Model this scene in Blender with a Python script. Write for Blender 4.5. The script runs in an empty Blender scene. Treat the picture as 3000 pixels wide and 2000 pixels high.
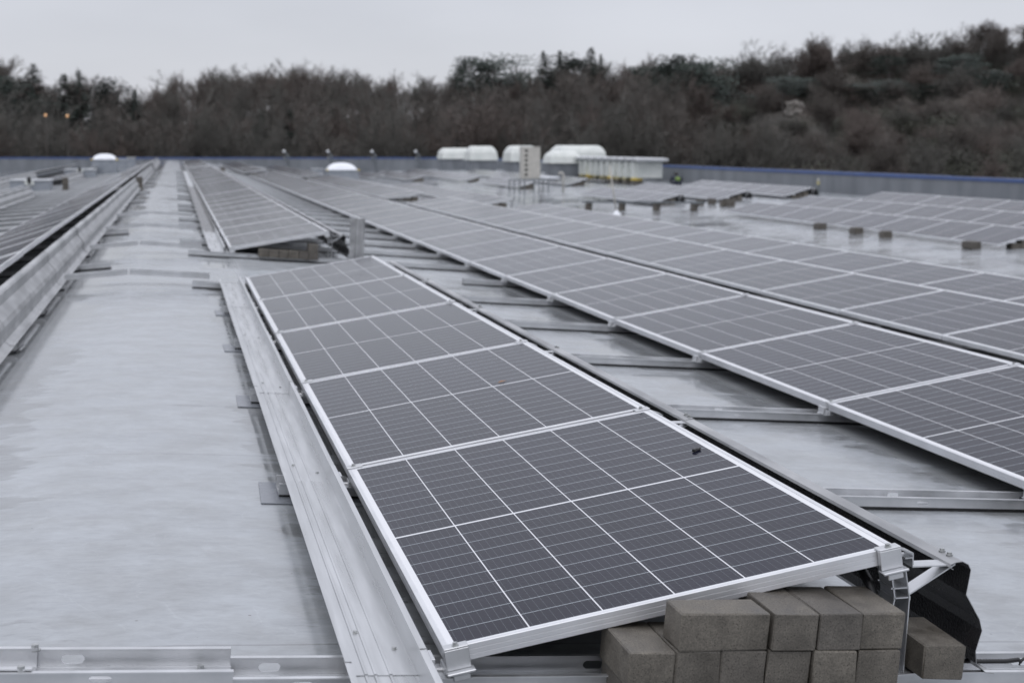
import bpy, bmesh, math, random
from mathutils import Vector, Matrix, Quaternion
from math import sin, cos, pi, radians, atan, sqrt
random.seed(11)
S = bpy.context.scene
COL = S.collection

# ------------------------------------------------------------------ camera
F_PX = 4225.5                       # focal length in pixels of the 3000 px wide photograph
YAW, PITCH, ROLL = 0.2280, 0.1342, 0.0022
CAM = Vector((-0.5222, -2.8812, 1.0493))
FWD = Vector((sin(YAW)*cos(PITCH), cos(YAW)*cos(PITCH), -sin(PITCH)))
RGT = Vector((cos(YAW), -sin(YAW), 0)); UP = RGT.cross(FWD)
RGT, UP = cos(ROLL)*RGT + sin(ROLL)*UP, -sin(ROLL)*RGT + cos(ROLL)*UP
cd = bpy.data.cameras.new('camera'); cam = bpy.data.objects.new('camera', cd); COL.objects.link(cam)
cam.matrix_world = Matrix(((RGT.x, UP.x, -FWD.x, CAM.x), (RGT.y, UP.y, -FWD.y, CAM.y),
                           (RGT.z, UP.z, -FWD.z, CAM.z), (0, 0, 0, 1)))
cd.sensor_width = 36; cd.lens = F_PX/3000*36; cd.clip_start = 0.05; cd.clip_end = 3000
cd.dof.use_dof = True; cd.dof.focus_distance = 3.75; cd.dof.aperture_fstop = 5.0
S.camera = cam

# ------------------------------------------------------------------ sky and light (overcast, rainy)
SUN_EL, SUN_AZ = radians(52), radians(200)
w = bpy.data.worlds.new('World'); S.world = w; w.use_nodes = True
nt = w.node_tree; nt.nodes.clear()
out = nt.nodes.new('ShaderNodeOutputWorld'); bg = nt.nodes.new('ShaderNodeBackground')
sky = nt.nodes.new('ShaderNodeTexSky'); sky.sky_type = 'NISHITA'; sky.sun_disc = False
sky.sun_elevation = SUN_EL; sky.sun_rotation = SUN_AZ
tc = nt.nodes.new('ShaderNodeTexCoord'); mp = nt.nodes.new('ShaderNodeMapping'); mp.inputs['Scale'].default_value = (1, 1, 3.2)
nz = nt.nodes.new('ShaderNodeTexNoise'); nz.inputs['Scale'].default_value = 2.3; nz.inputs['Detail'].default_value = 5; nz.inputs['Roughness'].default_value = .48
cr = nt.nodes.new('ShaderNodeValToRGB')
cr.color_ramp.elements[0].position = .30; cr.color_ramp.elements[0].color = (5.75, 5.85, 6.42, 1)
cr.color_ramp.elements[1].position = .68; cr.color_ramp.elements[1].color = (7.0, 7.12, 7.78, 1)
sp = nt.nodes.new('ShaderNodeSeparateXYZ'); gr = nt.nodes.new('ShaderNodeValToRGB')   # an overcast sky is brighter overhead
gr.color_ramp.elements[0].position = 0.16; gr.color_ramp.elements[0].color = (.93, .93, .93, 1)
gr.color_ramp.elements[1].position = 0.85; gr.color_ramp.elements[1].color = (1.85, 1.85, 1.85, 1)
mu = nt.nodes.new('ShaderNodeMix'); mu.data_type = 'RGBA'; mu.blend_type = 'MULTIPLY'; mu.inputs[0].default_value = 1
mx = nt.nodes.new('ShaderNodeMix'); mx.data_type = 'RGBA'; mx.inputs[0].default_value = .90
L = nt.links.new
L(tc.outputs['Generated'], mp.inputs['Vector']); L(mp.outputs[0], nz.inputs['Vector']); L(nz.outputs['Fac'], cr.inputs['Fac'])
L(tc.outputs['Generated'], sp.inputs[0]); L(sp.outputs['Z'], gr.inputs['Fac'])
L(cr.outputs[0], mu.inputs[6]); L(gr.outputs[0], mu.inputs[7])
L(sky.outputs[0], mx.inputs[6]); L(mu.outputs[2], mx.inputs[7]); L(mx.outputs[2], bg.inputs['Color'])
bg.inputs['Strength'].default_value = 0.111
L(bg.outputs[0], out.inputs['Surface'])
sl = bpy.data.lights.new('sun', 'SUN'); sun = bpy.data.objects.new('sun', sl); COL.objects.link(sun)
sl.energy = 0.5; sl.angle = radians(40); sl.color = (1, .97, .93)
sun.rotation_euler = (pi/2-SUN_EL, 0, pi-SUN_AZ)
S.view_settings.view_transform = 'Standard'; S.view_settings.look = 'None'; S.view_settings.exposure = 0.0; S.view_settings.gamma = 1
S.cycles.use_denoising = True
S.cycles.max_bounces = 8

# ------------------------------------------------------------------ materials
def nodes(name):
    m = bpy.data.materials.new(name); m.use_nodes = True
    t = m.node_tree; b = t.nodes['Principled BSDF']
    return m, t, b
def N(t, kind, **kw):
    n = t.nodes.new(kind)
    for k, v in kw.items():
        if k in n.inputs: n.inputs[k].default_value = v
        else: setattr(n, k, v)
    return n
def ramp(t, src, p0, c0, p1, c1):
    r = N(t, 'ShaderNodeValToRGB'); e = r.color_ramp.elements
    e[0].position, e[1].position = p0, p1
    e[0].color = c0 if len(c0) == 4 else (*c0, 1); e[1].color = c1 if len(c1) == 4 else (*c1, 1)
    t.links.new(src, r.inputs['Fac']); return r
def noisy(name, c0, c1, scale=8, rough=(.4, .6), metallic=0, bump=0, bscale=60, stretch=(1, 1, 1), p=(.35, .65), detail=6, coat=0):
    m, t, b = nodes(name)
    co = N(t, 'ShaderNodeTexCoord'); ma = N(t, 'ShaderNodeMapping'); ma.inputs['Scale'].default_value = stretch
    t.links.new(co.outputs['Object'], ma.inputs[0])
    n = N(t, 'ShaderNodeTexNoise', Scale=scale, Detail=detail); t.links.new(ma.outputs[0], n.inputs['Vector'])
    r = ramp(t, n.outputs['Fac'], p[0], c0, p[1], c1); t.links.new(r.outputs[0], b.inputs['Base Color'])
    r2 = ramp(t, n.outputs['Fac'], .3, (rough[0],)*3, .7, (rough[1],)*3); t.links.new(r2.outputs[0], b.inputs['Roughness'])
    b.inputs['Metallic'].default_value = metallic
    if coat: b.inputs['Coat Weight'].default_value = coat; b.inputs['Coat Roughness'].default_value = .12
    if bump:
        n2 = N(t, 'ShaderNodeTexNoise', Scale=bscale, Detail=4); t.links.new(ma.outputs[0], n2.inputs['Vector'])
        bp = N(t, 'ShaderNodeBump', Strength=bump, Distance=.01); t.links.new(n2.outputs['Fac'], bp.inputs['Height'])
        t.links.new(bp.outputs[0], b.inputs['Normal'])
    return m
M = {}
M['alu'] = noisy('aluminium', (.54, .55, .56), (.69, .70, .715), 9, (.30, .48), .88, .05, 120, (1, .8, 1), p=(.28, .66), detail=10)
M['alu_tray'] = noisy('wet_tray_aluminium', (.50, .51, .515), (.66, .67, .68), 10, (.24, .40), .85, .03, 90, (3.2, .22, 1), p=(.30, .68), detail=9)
M['alu_frame'] = noisy('anodised_frame', (.66, .67, .69), (.76, .77, .79), 5, (.28, .42), .60)
M['alu_dark'] = noisy('weathered_aluminium', (.40, .40, .40), (.62, .62, .62), 14, (.35, .6), .9, .05)
M['galv'] = noisy('galvanised_steel', (.30, .305, .31), (.50, .505, .51), 9, (.34, .55), .8, .04, 40, (1, .35, 1))
M['black_sheet'] = noisy('black_coated_sheet', (.012, .012, .013), (.026, .025, .026), 9, (.12, .34), 0, .22, 150)
M['tray_dull'] = noisy('dark_tray_metal', (.16, .16, .16), (.34, .34, .34), 5, (.25, .5), .8, .05, 60, (1, .4, 1))  # darker grey metal for the mid-distance tray sections
M['steel'] = noisy('zinc_screw', (.35, .36, .36), (.55, .56, .55), 30, (.25, .4), 1)
M['rubber'] = noisy('dark_rubber', (.03, .033, .038), (.06, .065, .075), 12, (.3, .6), 0, .1)
M['pad'] = noisy('grey_membrane_patch', (.17, .185, .21), (.22, .235, .26), 6, (.15, .35))
M['black'] = noisy('black_plastic', (.006, .006, .007), (.014, .014, .015), 20, (.3, .5))
M['backsheet'] = noisy('backsheet', (.02, .02, .022), (.03, .03, .032), 5, (.5, .6))
mm, t, b = nodes('wet_concrete')
co = N(t, 'ShaderNodeTexCoord'); oi = N(t, 'ShaderNodeObjectInfo')
va = N(t, 'ShaderNodeVectorMath', operation='ADD'); t.links.new(co.outputs['Object'], va.inputs[0])
vs_ = N(t, 'ShaderNodeVectorMath', operation='SCALE'); vs_.inputs[0].default_value = (7, 3, 5); t.links.new(oi.outputs['Random'], vs_.inputs['Scale']); t.links.new(vs_.outputs[0], va.inputs[1])
na = N(t, 'ShaderNodeTexNoise', Scale=13, Detail=6, Roughness=.6); nb_ = N(t, 'ShaderNodeTexNoise', Scale=260, Detail=4); vo = N(t, 'ShaderNodeTexVoronoi', Scale=150); vp_ = N(t, 'ShaderNodeTexVoronoi', Scale=88)
for n_ in (na, nb_, vo, vp_): t.links.new(va.outputs[0], n_.inputs['Vector'])
c0 = ramp(t, na.outputs['Fac'], .32, (.074, .067, .057), .68, (.146, .134, .116))
c1_ = ramp(t, nb_.outputs['Fac'], .30, (.70, .70, .70), .70, (1.25, 1.25, 1.24))
c2_ = ramp(t, vo.outputs['Distance'], .10, (.35, .34, .32), .24, (1, 1, 1)); c3_ = ramp(t, vp_.outputs['Distance'], .05, (1.5, 1.47, 1.4), .11, (1, 1, 1))
c4_ = ramp(t, oi.outputs['Random'], 0, (.84, .84, .86), 1, (1.16, 1.15, 1.12)); cur = c0.outputs[0]
for q_ in (c1_, c2_, c3_, c4_):
    m2 = N(t, 'ShaderNodeMix', data_type='RGBA', blend_type='MULTIPLY'); m2.inputs[0].default_value = 1; t.links.new(cur, m2.inputs[6]); t.links.new(q_.outputs[0], m2.inputs[7]); cur = m2.outputs[2]
t.links.new(cur, b.inputs['Base Color']); rg = ramp(t, na.outputs['Fac'], .35, (.45,)*3, .65, (.8,)*3); t.links.new(rg.outputs[0], b.inputs['Roughness'])
bq = N(t, 'ShaderNodeBump', Strength=.35, Distance=.003); t.links.new(c2_.outputs[0], bq.inputs['Height']); bq2 = N(t, 'ShaderNodeBump', Strength=.3, Distance=.002); t.links.new(nb_.outputs['Fac'], bq2.inputs['Height']); t.links.new(bq.outputs[0], bq2.inputs['Normal'])
t.links.new(bq2.outputs[0], b.inputs['Normal']); M['concrete'] = mm
M['white_plastic'] = noisy('white_grp', (.62, .65, .62), (.72, .74, .71), 3, (.3, .45))
M['dome'] = noisy('white_acrylic_dome', (.80, .82, .86), (.86, .88, .92), 3, (.12, .2))
M['beige'] = noisy('beige_casing', (.44, .43, .39), (.52, .50, .46), 5, (.4, .5))
M['hole'] = noisy('dark_opening', (.01, .012, .012), (.02, .022, .022), 10, (.6, .8))
M['grey_metal'] = noisy('grey_steel', (.16, .18, .19), (.25, .27, .28), 8, (.35, .5), .6)
M['curb'] = noisy('grey_curb', (.24, .265, .30), (.31, .335, .37), 3, (.35, .5))
M['curb_lid'] = noisy('pale_curb_lid', (.40, .42, .44), (.47, .49, .51), 3, (.3, .45))
M['yellow'] = noisy('yellow_tape', (.62, .45, .05), (.72, .55, .1), 6, (.4, .5))
M['tape_dull'] = noisy('dull_yellow_tape', (.40, .36, .18), (.46, .42, .22), 6, (.5, .6))
M['orange'] = noisy('orange_block', (.55, .16, .04), (.62, .22, .06), 6, (.4, .5))
M['red'] = noisy('red_cable', (.18, .03, .035), (.26, .05, .05), 6, (.4, .5))
M['blue'] = noisy('blue_coping', (.042, .080, .21), (.058, .105, .26), 2, (.35, .5))
M['wall'] = noisy('grey_membrane_wall', (.145, .158, .175), (.215, .23, .25), 1.2, (.3, .5), 0, 0, 60, (1, 1, .4))
M['leaf_brown'] = noisy('dead_leaf', (.22, .10, .04), (.34, .17, .07), 40, (.5, .7))
M['hivis'] = noisy('hi_vis_cloth', (.13, .21, .05), (.17, .25, .06), 8, (.6, .8))
M['trouser'] = noisy('dark_trousers', (.02, .025, .04), (.03, .035, .05), 8, (.7, .9))
M['skin'] = noisy('skin', (.45, .28, .2), (.5, .32, .24), 8, (.45, .55))
M['hair'] = noisy('dark_hair', (.012, .01, .009), (.02, .017, .015), 30, (.5, .7))
M['boot'] = noisy('boot', (.02, .018, .016), (.03, .027, .024), 30, (.5, .7))
def bark(name, a, b): return noisy(name, a, b, 1.5, (.8, .95))
M['bark'] = bark('bark_grey', (.085, .077, .073), (.13, .12, .113))
M['bark_pale'] = bark('bark_pale', (.17, .165, .15), (.27, .26, .24))
M['twig_brown'] = bark('twigs_brown', (.090, .080, .072), (.126, .113, .101))
M['twig_red'] = bark('twigs_red_brown', (.096, .079, .070), (.132, .109, .097))
M['twig_grey'] = bark('twigs_olive_grey', (.086, .083, .075), (.122, .118, .106))
M['needle'] = noisy('needles_dark', (.026, .037, .030), (.045, .058, .046), .8, (.7, .9))
M['pine'] = noisy('needles_pine', (.030, .042, .036), (.052, .066, .054), .8, (.7, .9))
M['shrub'] = noisy('shrub_olive', (.055, .058, .044), (.078, .080, .062), .6, (.8, .9))
M['rock'] = noisy('grey_rock', (.075, .070, .062), (.17, .155, .14), .5, (.8, .9), 0, .8, 3)
M['hill'] = noisy('hill_floor', (.045, .040, .034), (.085, .074, .062), .12, (.9, 1), 0, 0, 5, (1, 1, 1))
M['ground'] = noisy('ground', (.05, .048, .04), (.08, .075, .06), .05, (.9, 1))
mm, t, b = nodes('warm_lamp'); b.inputs['Base Color'].default_value = (1, .6, .3, 1)
b.inputs['Emission Color'].default_value = (1, .50, .22, 1); b.inputs['Emission Strength'].default_value = .26; M['lamp'] = mm

# wet roofing membrane: pale grey, smooth where water stands, duller where it drains, welded seams
mm, t, b = nodes('wet_roof_membrane')
co = N(t, 'ShaderNodeTexCoord'); ma = N(t, 'ShaderNodeMapping'); t.links.new(co.outputs['Object'], ma.inputs[0])
n1 = N(t, 'ShaderNodeTexNoise', Scale=.55, Detail=7, Roughness=.58); t.links.new(ma.outputs[0], n1.inputs['Vector'])
n2 = N(t, 'ShaderNodeTexNoise', Scale=5, Detail=8, Roughness=.6); t.links.new(ma.outputs[0], n2.inputs['Vector'])
ms = N(t, 'ShaderNodeMapping'); ms.inputs['Scale'].default_value = (.75, 2.0, 1); ms.inputs['Rotation'].default_value = (0, 0, .25); t.links.new(co.outputs['Object'], ms.inputs[0])
n3 = N(t, 'ShaderNodeTexNoise', Scale=3.2, Detail=7, Roughness=.62, Distortion=.6); t.links.new(ms.outputs[0], n3.inputs['Vector'])
c1 = ramp(t, n3.outputs['Fac'], .30, (.330, .350, .370), .70, (.398, .422, .444))
c2 = ramp(t, n2.outputs['Fac'], .32, (.80, .79, .77), .60, (1, 1, 1))
mul = N(t, 'ShaderNodeMix', data_type='RGBA', blend_type='MULTIPLY'); mul.inputs[0].default_value = 1
t.links.new(c1.outputs[0], mul.inputs[6]); t.links.new(c2.outputs[0], mul.inputs[7])
ngr = N(t, 'ShaderNodeTexNoise', Scale=34, Detail=9, Roughness=.72, Distortion=.4); mg = N(t, 'ShaderNodeMapping'); mg.inputs['Scale'].default_value = (.5, 1, 1); mg.inputs['Rotation'].default_value = (0, 0, -.3); t.links.new(co.outputs['Object'], mg.inputs[0]); t.links.new(mg.outputs[0], ngr.inputs['Vector'])
cgr = ramp(t, ngr.outputs['Fac'], .34, (.89, .887, .885), .62, (1.05, 1.05, 1.05)); mgr = N(t, 'ShaderNodeMix', data_type='RGBA', blend_type='MULTIPLY'); mgr.inputs[0].default_value = 1
t.links.new(mul.outputs[2], mgr.inputs[6]); t.links.new(cgr.outputs[0], mgr.inputs[7]); mul = mgr
wv = N(t, 'ShaderNodeTexNoise', Scale=1.3, Detail=5, Distortion=1.2); t.links.new(ma.outputs[0], wv.inputs['Vector'])   # dried scuff arcs
wa = N(t, 'ShaderNodeMath', operation='PINGPONG'); t.links.new(wv.outputs['Fac'], wa.inputs[0]); wa.inputs[1].default_value = .055
csc = ramp(t, wa.outputs[0], .0008, (1.16, 1.16, 1.16), .0025, (1, 1, 1)); msc = N(t, 'ShaderNodeMix', data_type='RGBA', blend_type='MULTIPLY'); msc.inputs[0].default_value = .55
t.links.new(mul.outputs[2], msc.inputs[6]); t.links.new(csc.outputs[0], msc.inputs[7]); mul = msc
vo = N(t, 'ShaderNodeTexVoronoi', Scale=7.0); t.links.new(ma.outputs[0], vo.inputs['Vector'])   # grit specks
sk = ramp(t, vo.outputs['Distance'], .020, (.45, .40, .38), .035, (1, 1, 1))
mul1 = N(t, 'ShaderNodeMix', data_type='RGBA', blend_type='MULTIPLY'); mul1.inputs[0].default_value = .8
t.links.new(mul.outputs[2], mul1.inputs[6]); t.links.new(sk.outputs[0], mul1.inputs[7])
sx = N(t, 'ShaderNodeSeparateXYZ'); t.links.new(co.outputs['Object'], sx.inputs[0])
wob = N(t, 'ShaderNodeMath', operation='MULTIPLY_ADD'); t.links.new(n1.outputs['Fac'], wob.inputs[0]); wob.inputs[1].default_value = .05
t.links.new(sx.outputs['Y'], wob.inputs[2])
ad = N(t, 'ShaderNodeMath', operation='ADD'); t.links.new(wob.outputs[0], ad.inputs[0]); ad.inputs[1].default_value = 40-.44-.025
mo = N(t, 'ShaderNodeMath', operation='MODULO'); t.links.new(ad.outputs[0], mo.inputs[0]); mo.inputs[1].default_value = 2.1
sm = ramp(t, mo.outputs[0], .004, (.62, .60, .60), .012, (1, 1, 1))
mul2 = N(t, 'ShaderNodeMix', data_type='RGBA', blend_type='MULTIPLY'); mul2.inputs[0].default_value = .8
t.links.new(mul1.outputs[2], mul2.inputs[6]); t.links.new(sm.outputs[0], mul2.inputs[7])
# standing water darkens the membrane and mirrors
def rmap(src, a, b_):
    n = N(t, 'ShaderNodeMapRange'); n.clamp = True; n.inputs[1].default_value = a; n.inputs[2].default_value = b_; n.inputs[3].default_value = 0; n.inputs[4].default_value = 1
    t.links.new(src, n.inputs[0]); return n.outputs[0]
def mt(op, a, b_):
    n = N(t, 'ShaderNodeMath', operation=op)
    for i_, v in enumerate((a, b_)):
        if isinstance(v, (int, float)): n.inputs[i_].default_value = v
        else: t.links.new(v, n.inputs[i_])
    return n.outputs[0]
X_ = sx.outputs['X']
zone = mt('MAXIMUM', mt('MULTIPLY', rmap(X_, -1.0, -1.38), .24), mt('MULTIPLY', mt('MULTIPLY', rmap(X_, 1.95, 2.6), rmap(X_, 9.5, 9.0)), .17))
zone = mt('MAXIMUM', zone, mt('MULTIPLY', mt('MULTIPLY', rmap(X_, 8.8, 10.5), rmap(X_, 17.0, 13.5)), .085))
zone = mt('MAXIMUM', zone, mt('MULTIPLY', mt('MULTIPLY', rmap(X_, -.36, -.22), rmap(X_, 1.3, 1.1)), .10))
nw = N(t, 'ShaderNodeTexNoise', Scale=2.6, Detail=8, Roughness=.6); t.links.new(ms.outputs[0], nw.inputs['Vector'])
dry = mt('MULTIPLY', mt('SUBTRACT', n1.outputs['Fac'], .06), 1.0)
wsum = mt('ADD', mt('ADD', mt('MULTIPLY', dry, .55), mt('MULTIPLY', nw.outputs['Fac'], .45)), zone)
wet = ramp(t, wsum, .535, (0, 0, 0), .556, (1, 1, 1))
shel = None                                   # the strips sheltered by the panels stay dry and dull
for a_, b_ in ((-2.75, -1.62), (.03, 1.10), (2.52, 3.66), (5.12, 6.26), (7.68, 8.80)):
    q_ = mt('MULTIPLY', rmap(X_, a_-.05, a_+.08), rmap(X_, b_+.03, b_-.05)); shel = q_ if shel is None else mt('MAXIMUM', shel, q_)
dk = N(t, 'ShaderNodeMix', data_type='RGBA', blend_type='MULTIPLY'); t.links.new(wet.outputs[0], dk.inputs[0])
t.links.new(mul2.outputs[2], dk.inputs[6]); dk.inputs[7].default_value = (.73, .725, .715, 1)
t.links.new(dk.outputs[2], b.inputs['Base Color'])
rr = ramp(t, n2.outputs['Fac'], .3, (.13,)*3, .7, (.26,)*3)
rm = N(t, 'ShaderNodeMix', data_type='RGBA'); t.links.new(wet.outputs[0], rm.inputs[0]); t.links.new(rr.outputs[0], rm.inputs[6]); rm.inputs[7].default_value = (.075, .075, .075, 1)
rs = N(t, 'ShaderNodeMix', data_type='RGBA'); t.links.new(shel, rs.inputs[0]); t.links.new(rm.outputs[2], rs.inputs[6]); rs.inputs[7].default_value = (.6, .6, .6, 1)
t.links.new(rs.outputs[2], b.inputs['Roughness']); t.links.new(mt('SUBTRACT', .5, mt('MULTIPLY', shel, .38)), b.inputs['Specular IOR Level'])
nb = N(t, 'ShaderNodeTexNoise', Scale=1.6, Detail=3); t.links.new(ma.outputs[0], nb.inputs['Vector'])
bp = N(t, 'ShaderNodeBump', Strength=.018, Distance=.02); t.links.new(nb.outputs['Fac'], bp.inputs['Height'])
bp2 = N(t, 'ShaderNodeBump', Strength=.035, Distance=.004); t.links.new(n3.outputs['Fac'], bp2.inputs['Height']); t.links.new(bp.outputs[0], bp2.inputs['Normal'])
t.links.new(bp2.outputs[0], b.inputs['Normal'])
M['roof'] = mm

# solar glass: half-cut cells, white gaps, grey cell rows, fine busbars; UV is in metres
PW, PL, PITCH_Y = 1.05, 1.755, 1.775
mm, t, b = nodes('solar_cells')
uv = N(t, 'ShaderNodeUVMap'); su = N(t, 'ShaderNodeSeparateXYZ'); t.links.new(uv.outputs[0], su.inputs[0])
def mth(op, a, bb, c=None):
    n = N(t, 'ShaderNodeMath', operation=op)
    for i, v in enumerate((a, bb, c)):
        if v is None: continue
        if isinstance(v, (int, float)): n.inputs[i].default_value = v
        else: t.links.new(v, n.inputs[i])
    return n.outputs[0]
U, V = su.outputs['X'], su.outputs['Y']
MX, MY, MID = .027, .022, .009
cw = (PW-2*MX)/6; rh = (PL-2*MY-MID)/20
def line(coord, pitch, width):            # 1 on lines at multiples of the pitch
    f = mth('PINGPONG', coord, pitch/2); return mth('LESS_THAN', f, width/2)
ux = mth('SUBTRACT', U, MX)
vf = mth('ABSOLUTE', mth('SUBTRACT', V, PL/2), 0)
vm = mth('SUBTRACT', vf, MID/2)
colg = line(ux, cw, .0030)
edge = mth('MAXIMUM', mth('GREATER_THAN', mth('ABSOLUTE', mth('SUBTRACT', U, PW/2), 0), PW/2-MX), mth('GREATER_THAN', vf, PL/2-MY))
midg = mth('LESS_THAN', vm, 0.0)
white = mth('MAXIMUM', mth('MAXIMUM', colg, edge), midg)
rowg = line(vm, rh, .0028)
bus = line(mth('ADD', ux, cw/18), cw/9, .0007)
nn = N(t, 'ShaderNodeTexNoise', Scale=2.2, Detail=3); t.links.new(uv.outputs[0], nn.inputs['Vector'])
cc = ramp(t, nn.outputs['Fac'], .3, (.0062, .0066, .0150), .7, (.0098, .0104, .0215))
oi = N(t, 'ShaderNodeObjectInfo')
var = ramp(t, oi.outputs['Random'], 0, (.85, .85, .85), 1, (1.15, 1.15, 1.2))
vm2 = N(t, 'ShaderNodeMix', data_type='RGBA', blend_type='MULTIPLY'); vm2.inputs[0].default_value = 1
t.links.new(cc.outputs[0], vm2.inputs[6]); t.links.new(var.outputs[0], vm2.inputs[7])
def mixc(prev, fac, col, k=1.0):
    n = N(t, 'ShaderNodeMix', data_type='RGBA'); t.links.new(mth('MULTIPLY', fac, k), n.inputs[0]); t.links.new(prev, n.inputs[6]); n.inputs[7].default_value = (*col, 1); return n.outputs[2]
c = mixc(vm2.outputs[2], bus, (.22, .25, .27), .42)
c = mixc(c, rowg, (.36, .40, .43), .95)
c = mixc(c, white, (.72, .73, .75), 1)
t.links.new(c, b.inputs['Base Color'])
b.inputs['Roughness'].default_value = .13; b.inputs['IOR'].default_value = 1.5
b.inputs['Specular IOR Level'].default_value = .13
# rain film: little beads and ripples on the glass
co = N(t, 'ShaderNodeTexCoord')
dv = N(t, 'ShaderNodeTexNoise', Scale=90, Detail=3); t.links.new(co.outputs['Object'], dv.inputs['Vector'])
dm = N(t, 'ShaderNodeTexNoise', Scale=3.0, Detail=3); t.links.new(co.outputs['Object'], dm.inputs['Vector'])
db = N(t, 'ShaderNodeBump', Distance=.002); t.links.new(dv.outputs['Fac'], db.inputs['Height'])
st = ramp(t, dm.outputs['Fac'], .40, (.05,)*3, .62, (.35,)*3); t.links.new(st.outputs[0], db.inputs['Strength'])
t.links.new(db.outputs[0], b.inputs['Normal'])
M['cells'] = mm

# ------------------------------------------------------------------ mesh helpers
class MB:
    def __init__(s): s.v = []; s.f = []; s.m = []; s.uv = {}
    def add(s, vs, fs, mat=0):
        o = len(s.v); s.v += [tuple(v) for v in vs]
        for f in fs: s.f.append(tuple(i+o for i in f)); s.m.append(mat)
    def box(s, x0, x1, y0, y1, z0, z1, mat=0, M4=None):
        vs = [Vector((x, y, z)) for z in (z0, z1) for y in (y0, y1) for x in (x0, x1)]
        if M4: vs = [M4 @ v for v in vs]
        s.add(vs, [(0, 2, 3, 1), (4, 5, 7, 6), (0, 1, 5, 4), (2, 6, 7, 3), (0, 4, 6, 2), (1, 3, 7, 5)], mat)
    def cbox(s, x0, x1, y0, y1, z0, z1, c=.004, mat=0, M4=None, jit=0):
        # box with chamfered edges (24 verts)
        vs = []; idx = {}
        X, Y, Z = (x0, x1), (y0, y1), (z0, z1)
        for i in (0, 1):
            for j in (0, 1):
                for k in (0, 1):
                    dx, dy, dz = (c if i == 0 else -c), (c if j == 0 else -c), (c if k == 0 else -c)
                    for a, off in enumerate(((0, dy, dz), (dx, 0, dz), (dx, dy, 0))):
                        idx[i, j, k, a] = len(vs)
                        v = Vector((X[i]+off[0], Y[j]+off[1], Z[k]+off[2]))
                        if jit: v += Vector((random.uniform(-jit, jit), random.uniform(-jit, jit), random.uniform(-jit, jit)))
                        vs.append(M4 @ v if M4 else v)
        fs = []
        for i in (0, 1): fs.append([idx[i, j, k, 0] for j, k in ((0, 0), (1, 0), (1, 1), (0, 1))])
        for j in (0, 1): fs.append([idx[i, j, k, 1] for i, k in ((0, 0), (1, 0), (1, 1), (0, 1))])
        for k in (0, 1): fs.append([idx[i, j, k, 2] for i, j in ((0, 0), (1, 0), (1, 1), (0, 1))])
        for j in (0, 1):
            for k in (0, 1): fs.append([idx[0, j, k, 1], idx[1, j, k, 1], idx[1, j, k, 2], idx[0, j, k, 2]])
        for i in (0, 1):
            for k in (0, 1): fs.append([idx[i, 0, k, 0], idx[i, 1, k, 0], idx[i, 1, k, 2], idx[i, 0, k, 2]])
        for i in (0, 1):
            for j in (0, 1): fs.append([idx[i, j, 0, 0], idx[i, j, 1, 0], idx[i, j, 1, 1], idx[i, j, 0, 1]])
        for i in (0, 1):
            for j in (0, 1):
                for k in (0, 1): fs.append([idx[i, j, k, 0], idx[i, j, k, 1], idx[i, j, k, 2]])
        s.add(vs, fs, mat)
    def prism(s, poly, p0, p1, ax, ay, mat=0, caps=True):
        # polygon (2-D, in axes ax/ay) swept from p0 to p1
        n = len(poly); p0, p1, ax, ay = Vector(p0), Vector(p1), Vector(ax), Vector(ay)
        vs = [p0+ax*a+ay*c for a, c in poly]+[p1+ax*a+ay*c for a, c in poly]
        fs = [(i, (i+1) % n, n+(i+1) % n, n+i) for i in range(n)]
        if caps: fs += [tuple(range(n))[::-1], tuple(range(n, 2*n))]
        s.add(vs, fs, mat)
    def sheet(s, line, p0, p1, ax, ay, th=.002, mat=0, mat2=None, caps=True):
        # open 2-D polyline given a thickness and swept; back side may take another material
        n = len(line); L2 = [Vector((a, c)) for a, c in line]; off = []
        for i in range(n):
            d = (L2[min(i+1, n-1)]-L2[max(i-1, 0)]).normalized(); off.append(Vector((-d.y, d.x))*th)
        poly = [tuple(v) for v in L2]+[tuple(L2[i]+off[i]) for i in reversed(range(n))]
        p0, p1, ax, ay = Vector(p0), Vector(p1), Vector(ax), Vector(ay); m = len(poly)
        vs = [p0+ax*a+ay*c for a, c in poly]+[p1+ax*a+ay*c for a, c in poly]
        o = len(s.v); s.v += [tuple(v) for v in vs]
        for i in range(m):
            s.f.append((o+i, o+(i+1) % m, o+m+(i+1) % m, o+m+i)); s.m.append(mat2 if (mat2 is not None and n <= i < 2*n-1) else mat)
        if caps:
            for i in range(n-1):
                a, b_ = i, m-1-i
                s.f.append((o+a, o+b_, o+b_-1, o+a+1)); s.m.append(mat)
                s.f.append((o+m+a, o+m+a+1, o+m+b_-1, o+m+b_)); s.m.append(mat)
    def tube(s, pts, r, seg=8, mat=0, r2=None, cap=True):
        pts = [Vector(p) for p in pts]; n = len(pts); rings = []
        for i, p in enumerate(pts):
            d = (pts[min(i+1, n-1)]-pts[max(i-1, 0)]).normalized()
            a = d.cross(Vector((0, 0, 1)) if abs(d.z) < .9 else Vector((1, 0, 0))).normalized(); bb = d.cross(a)
            rad = r if r2 is None else r+(r2-r)*i/(n-1)
            if isinstance(r, (list, tuple)): rad = r[i]
            rings.append([p+a*rad*cos(2*pi*k/seg)+bb*rad*sin(2*pi*k/seg) for k in range(seg)])
        vs = [v for R in rings for v in R]
        fs = [(i*seg+k, i*seg+(k+1) % seg, (i+1)*seg+(k+1) % seg, (i+1)*seg+k) for i in range(n-1) for k in range(seg)]
        if cap: fs += [tuple(range(seg))[::-1], tuple((n-1)*seg+k for k in range(seg))]
        s.add(vs, fs, mat)
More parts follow.
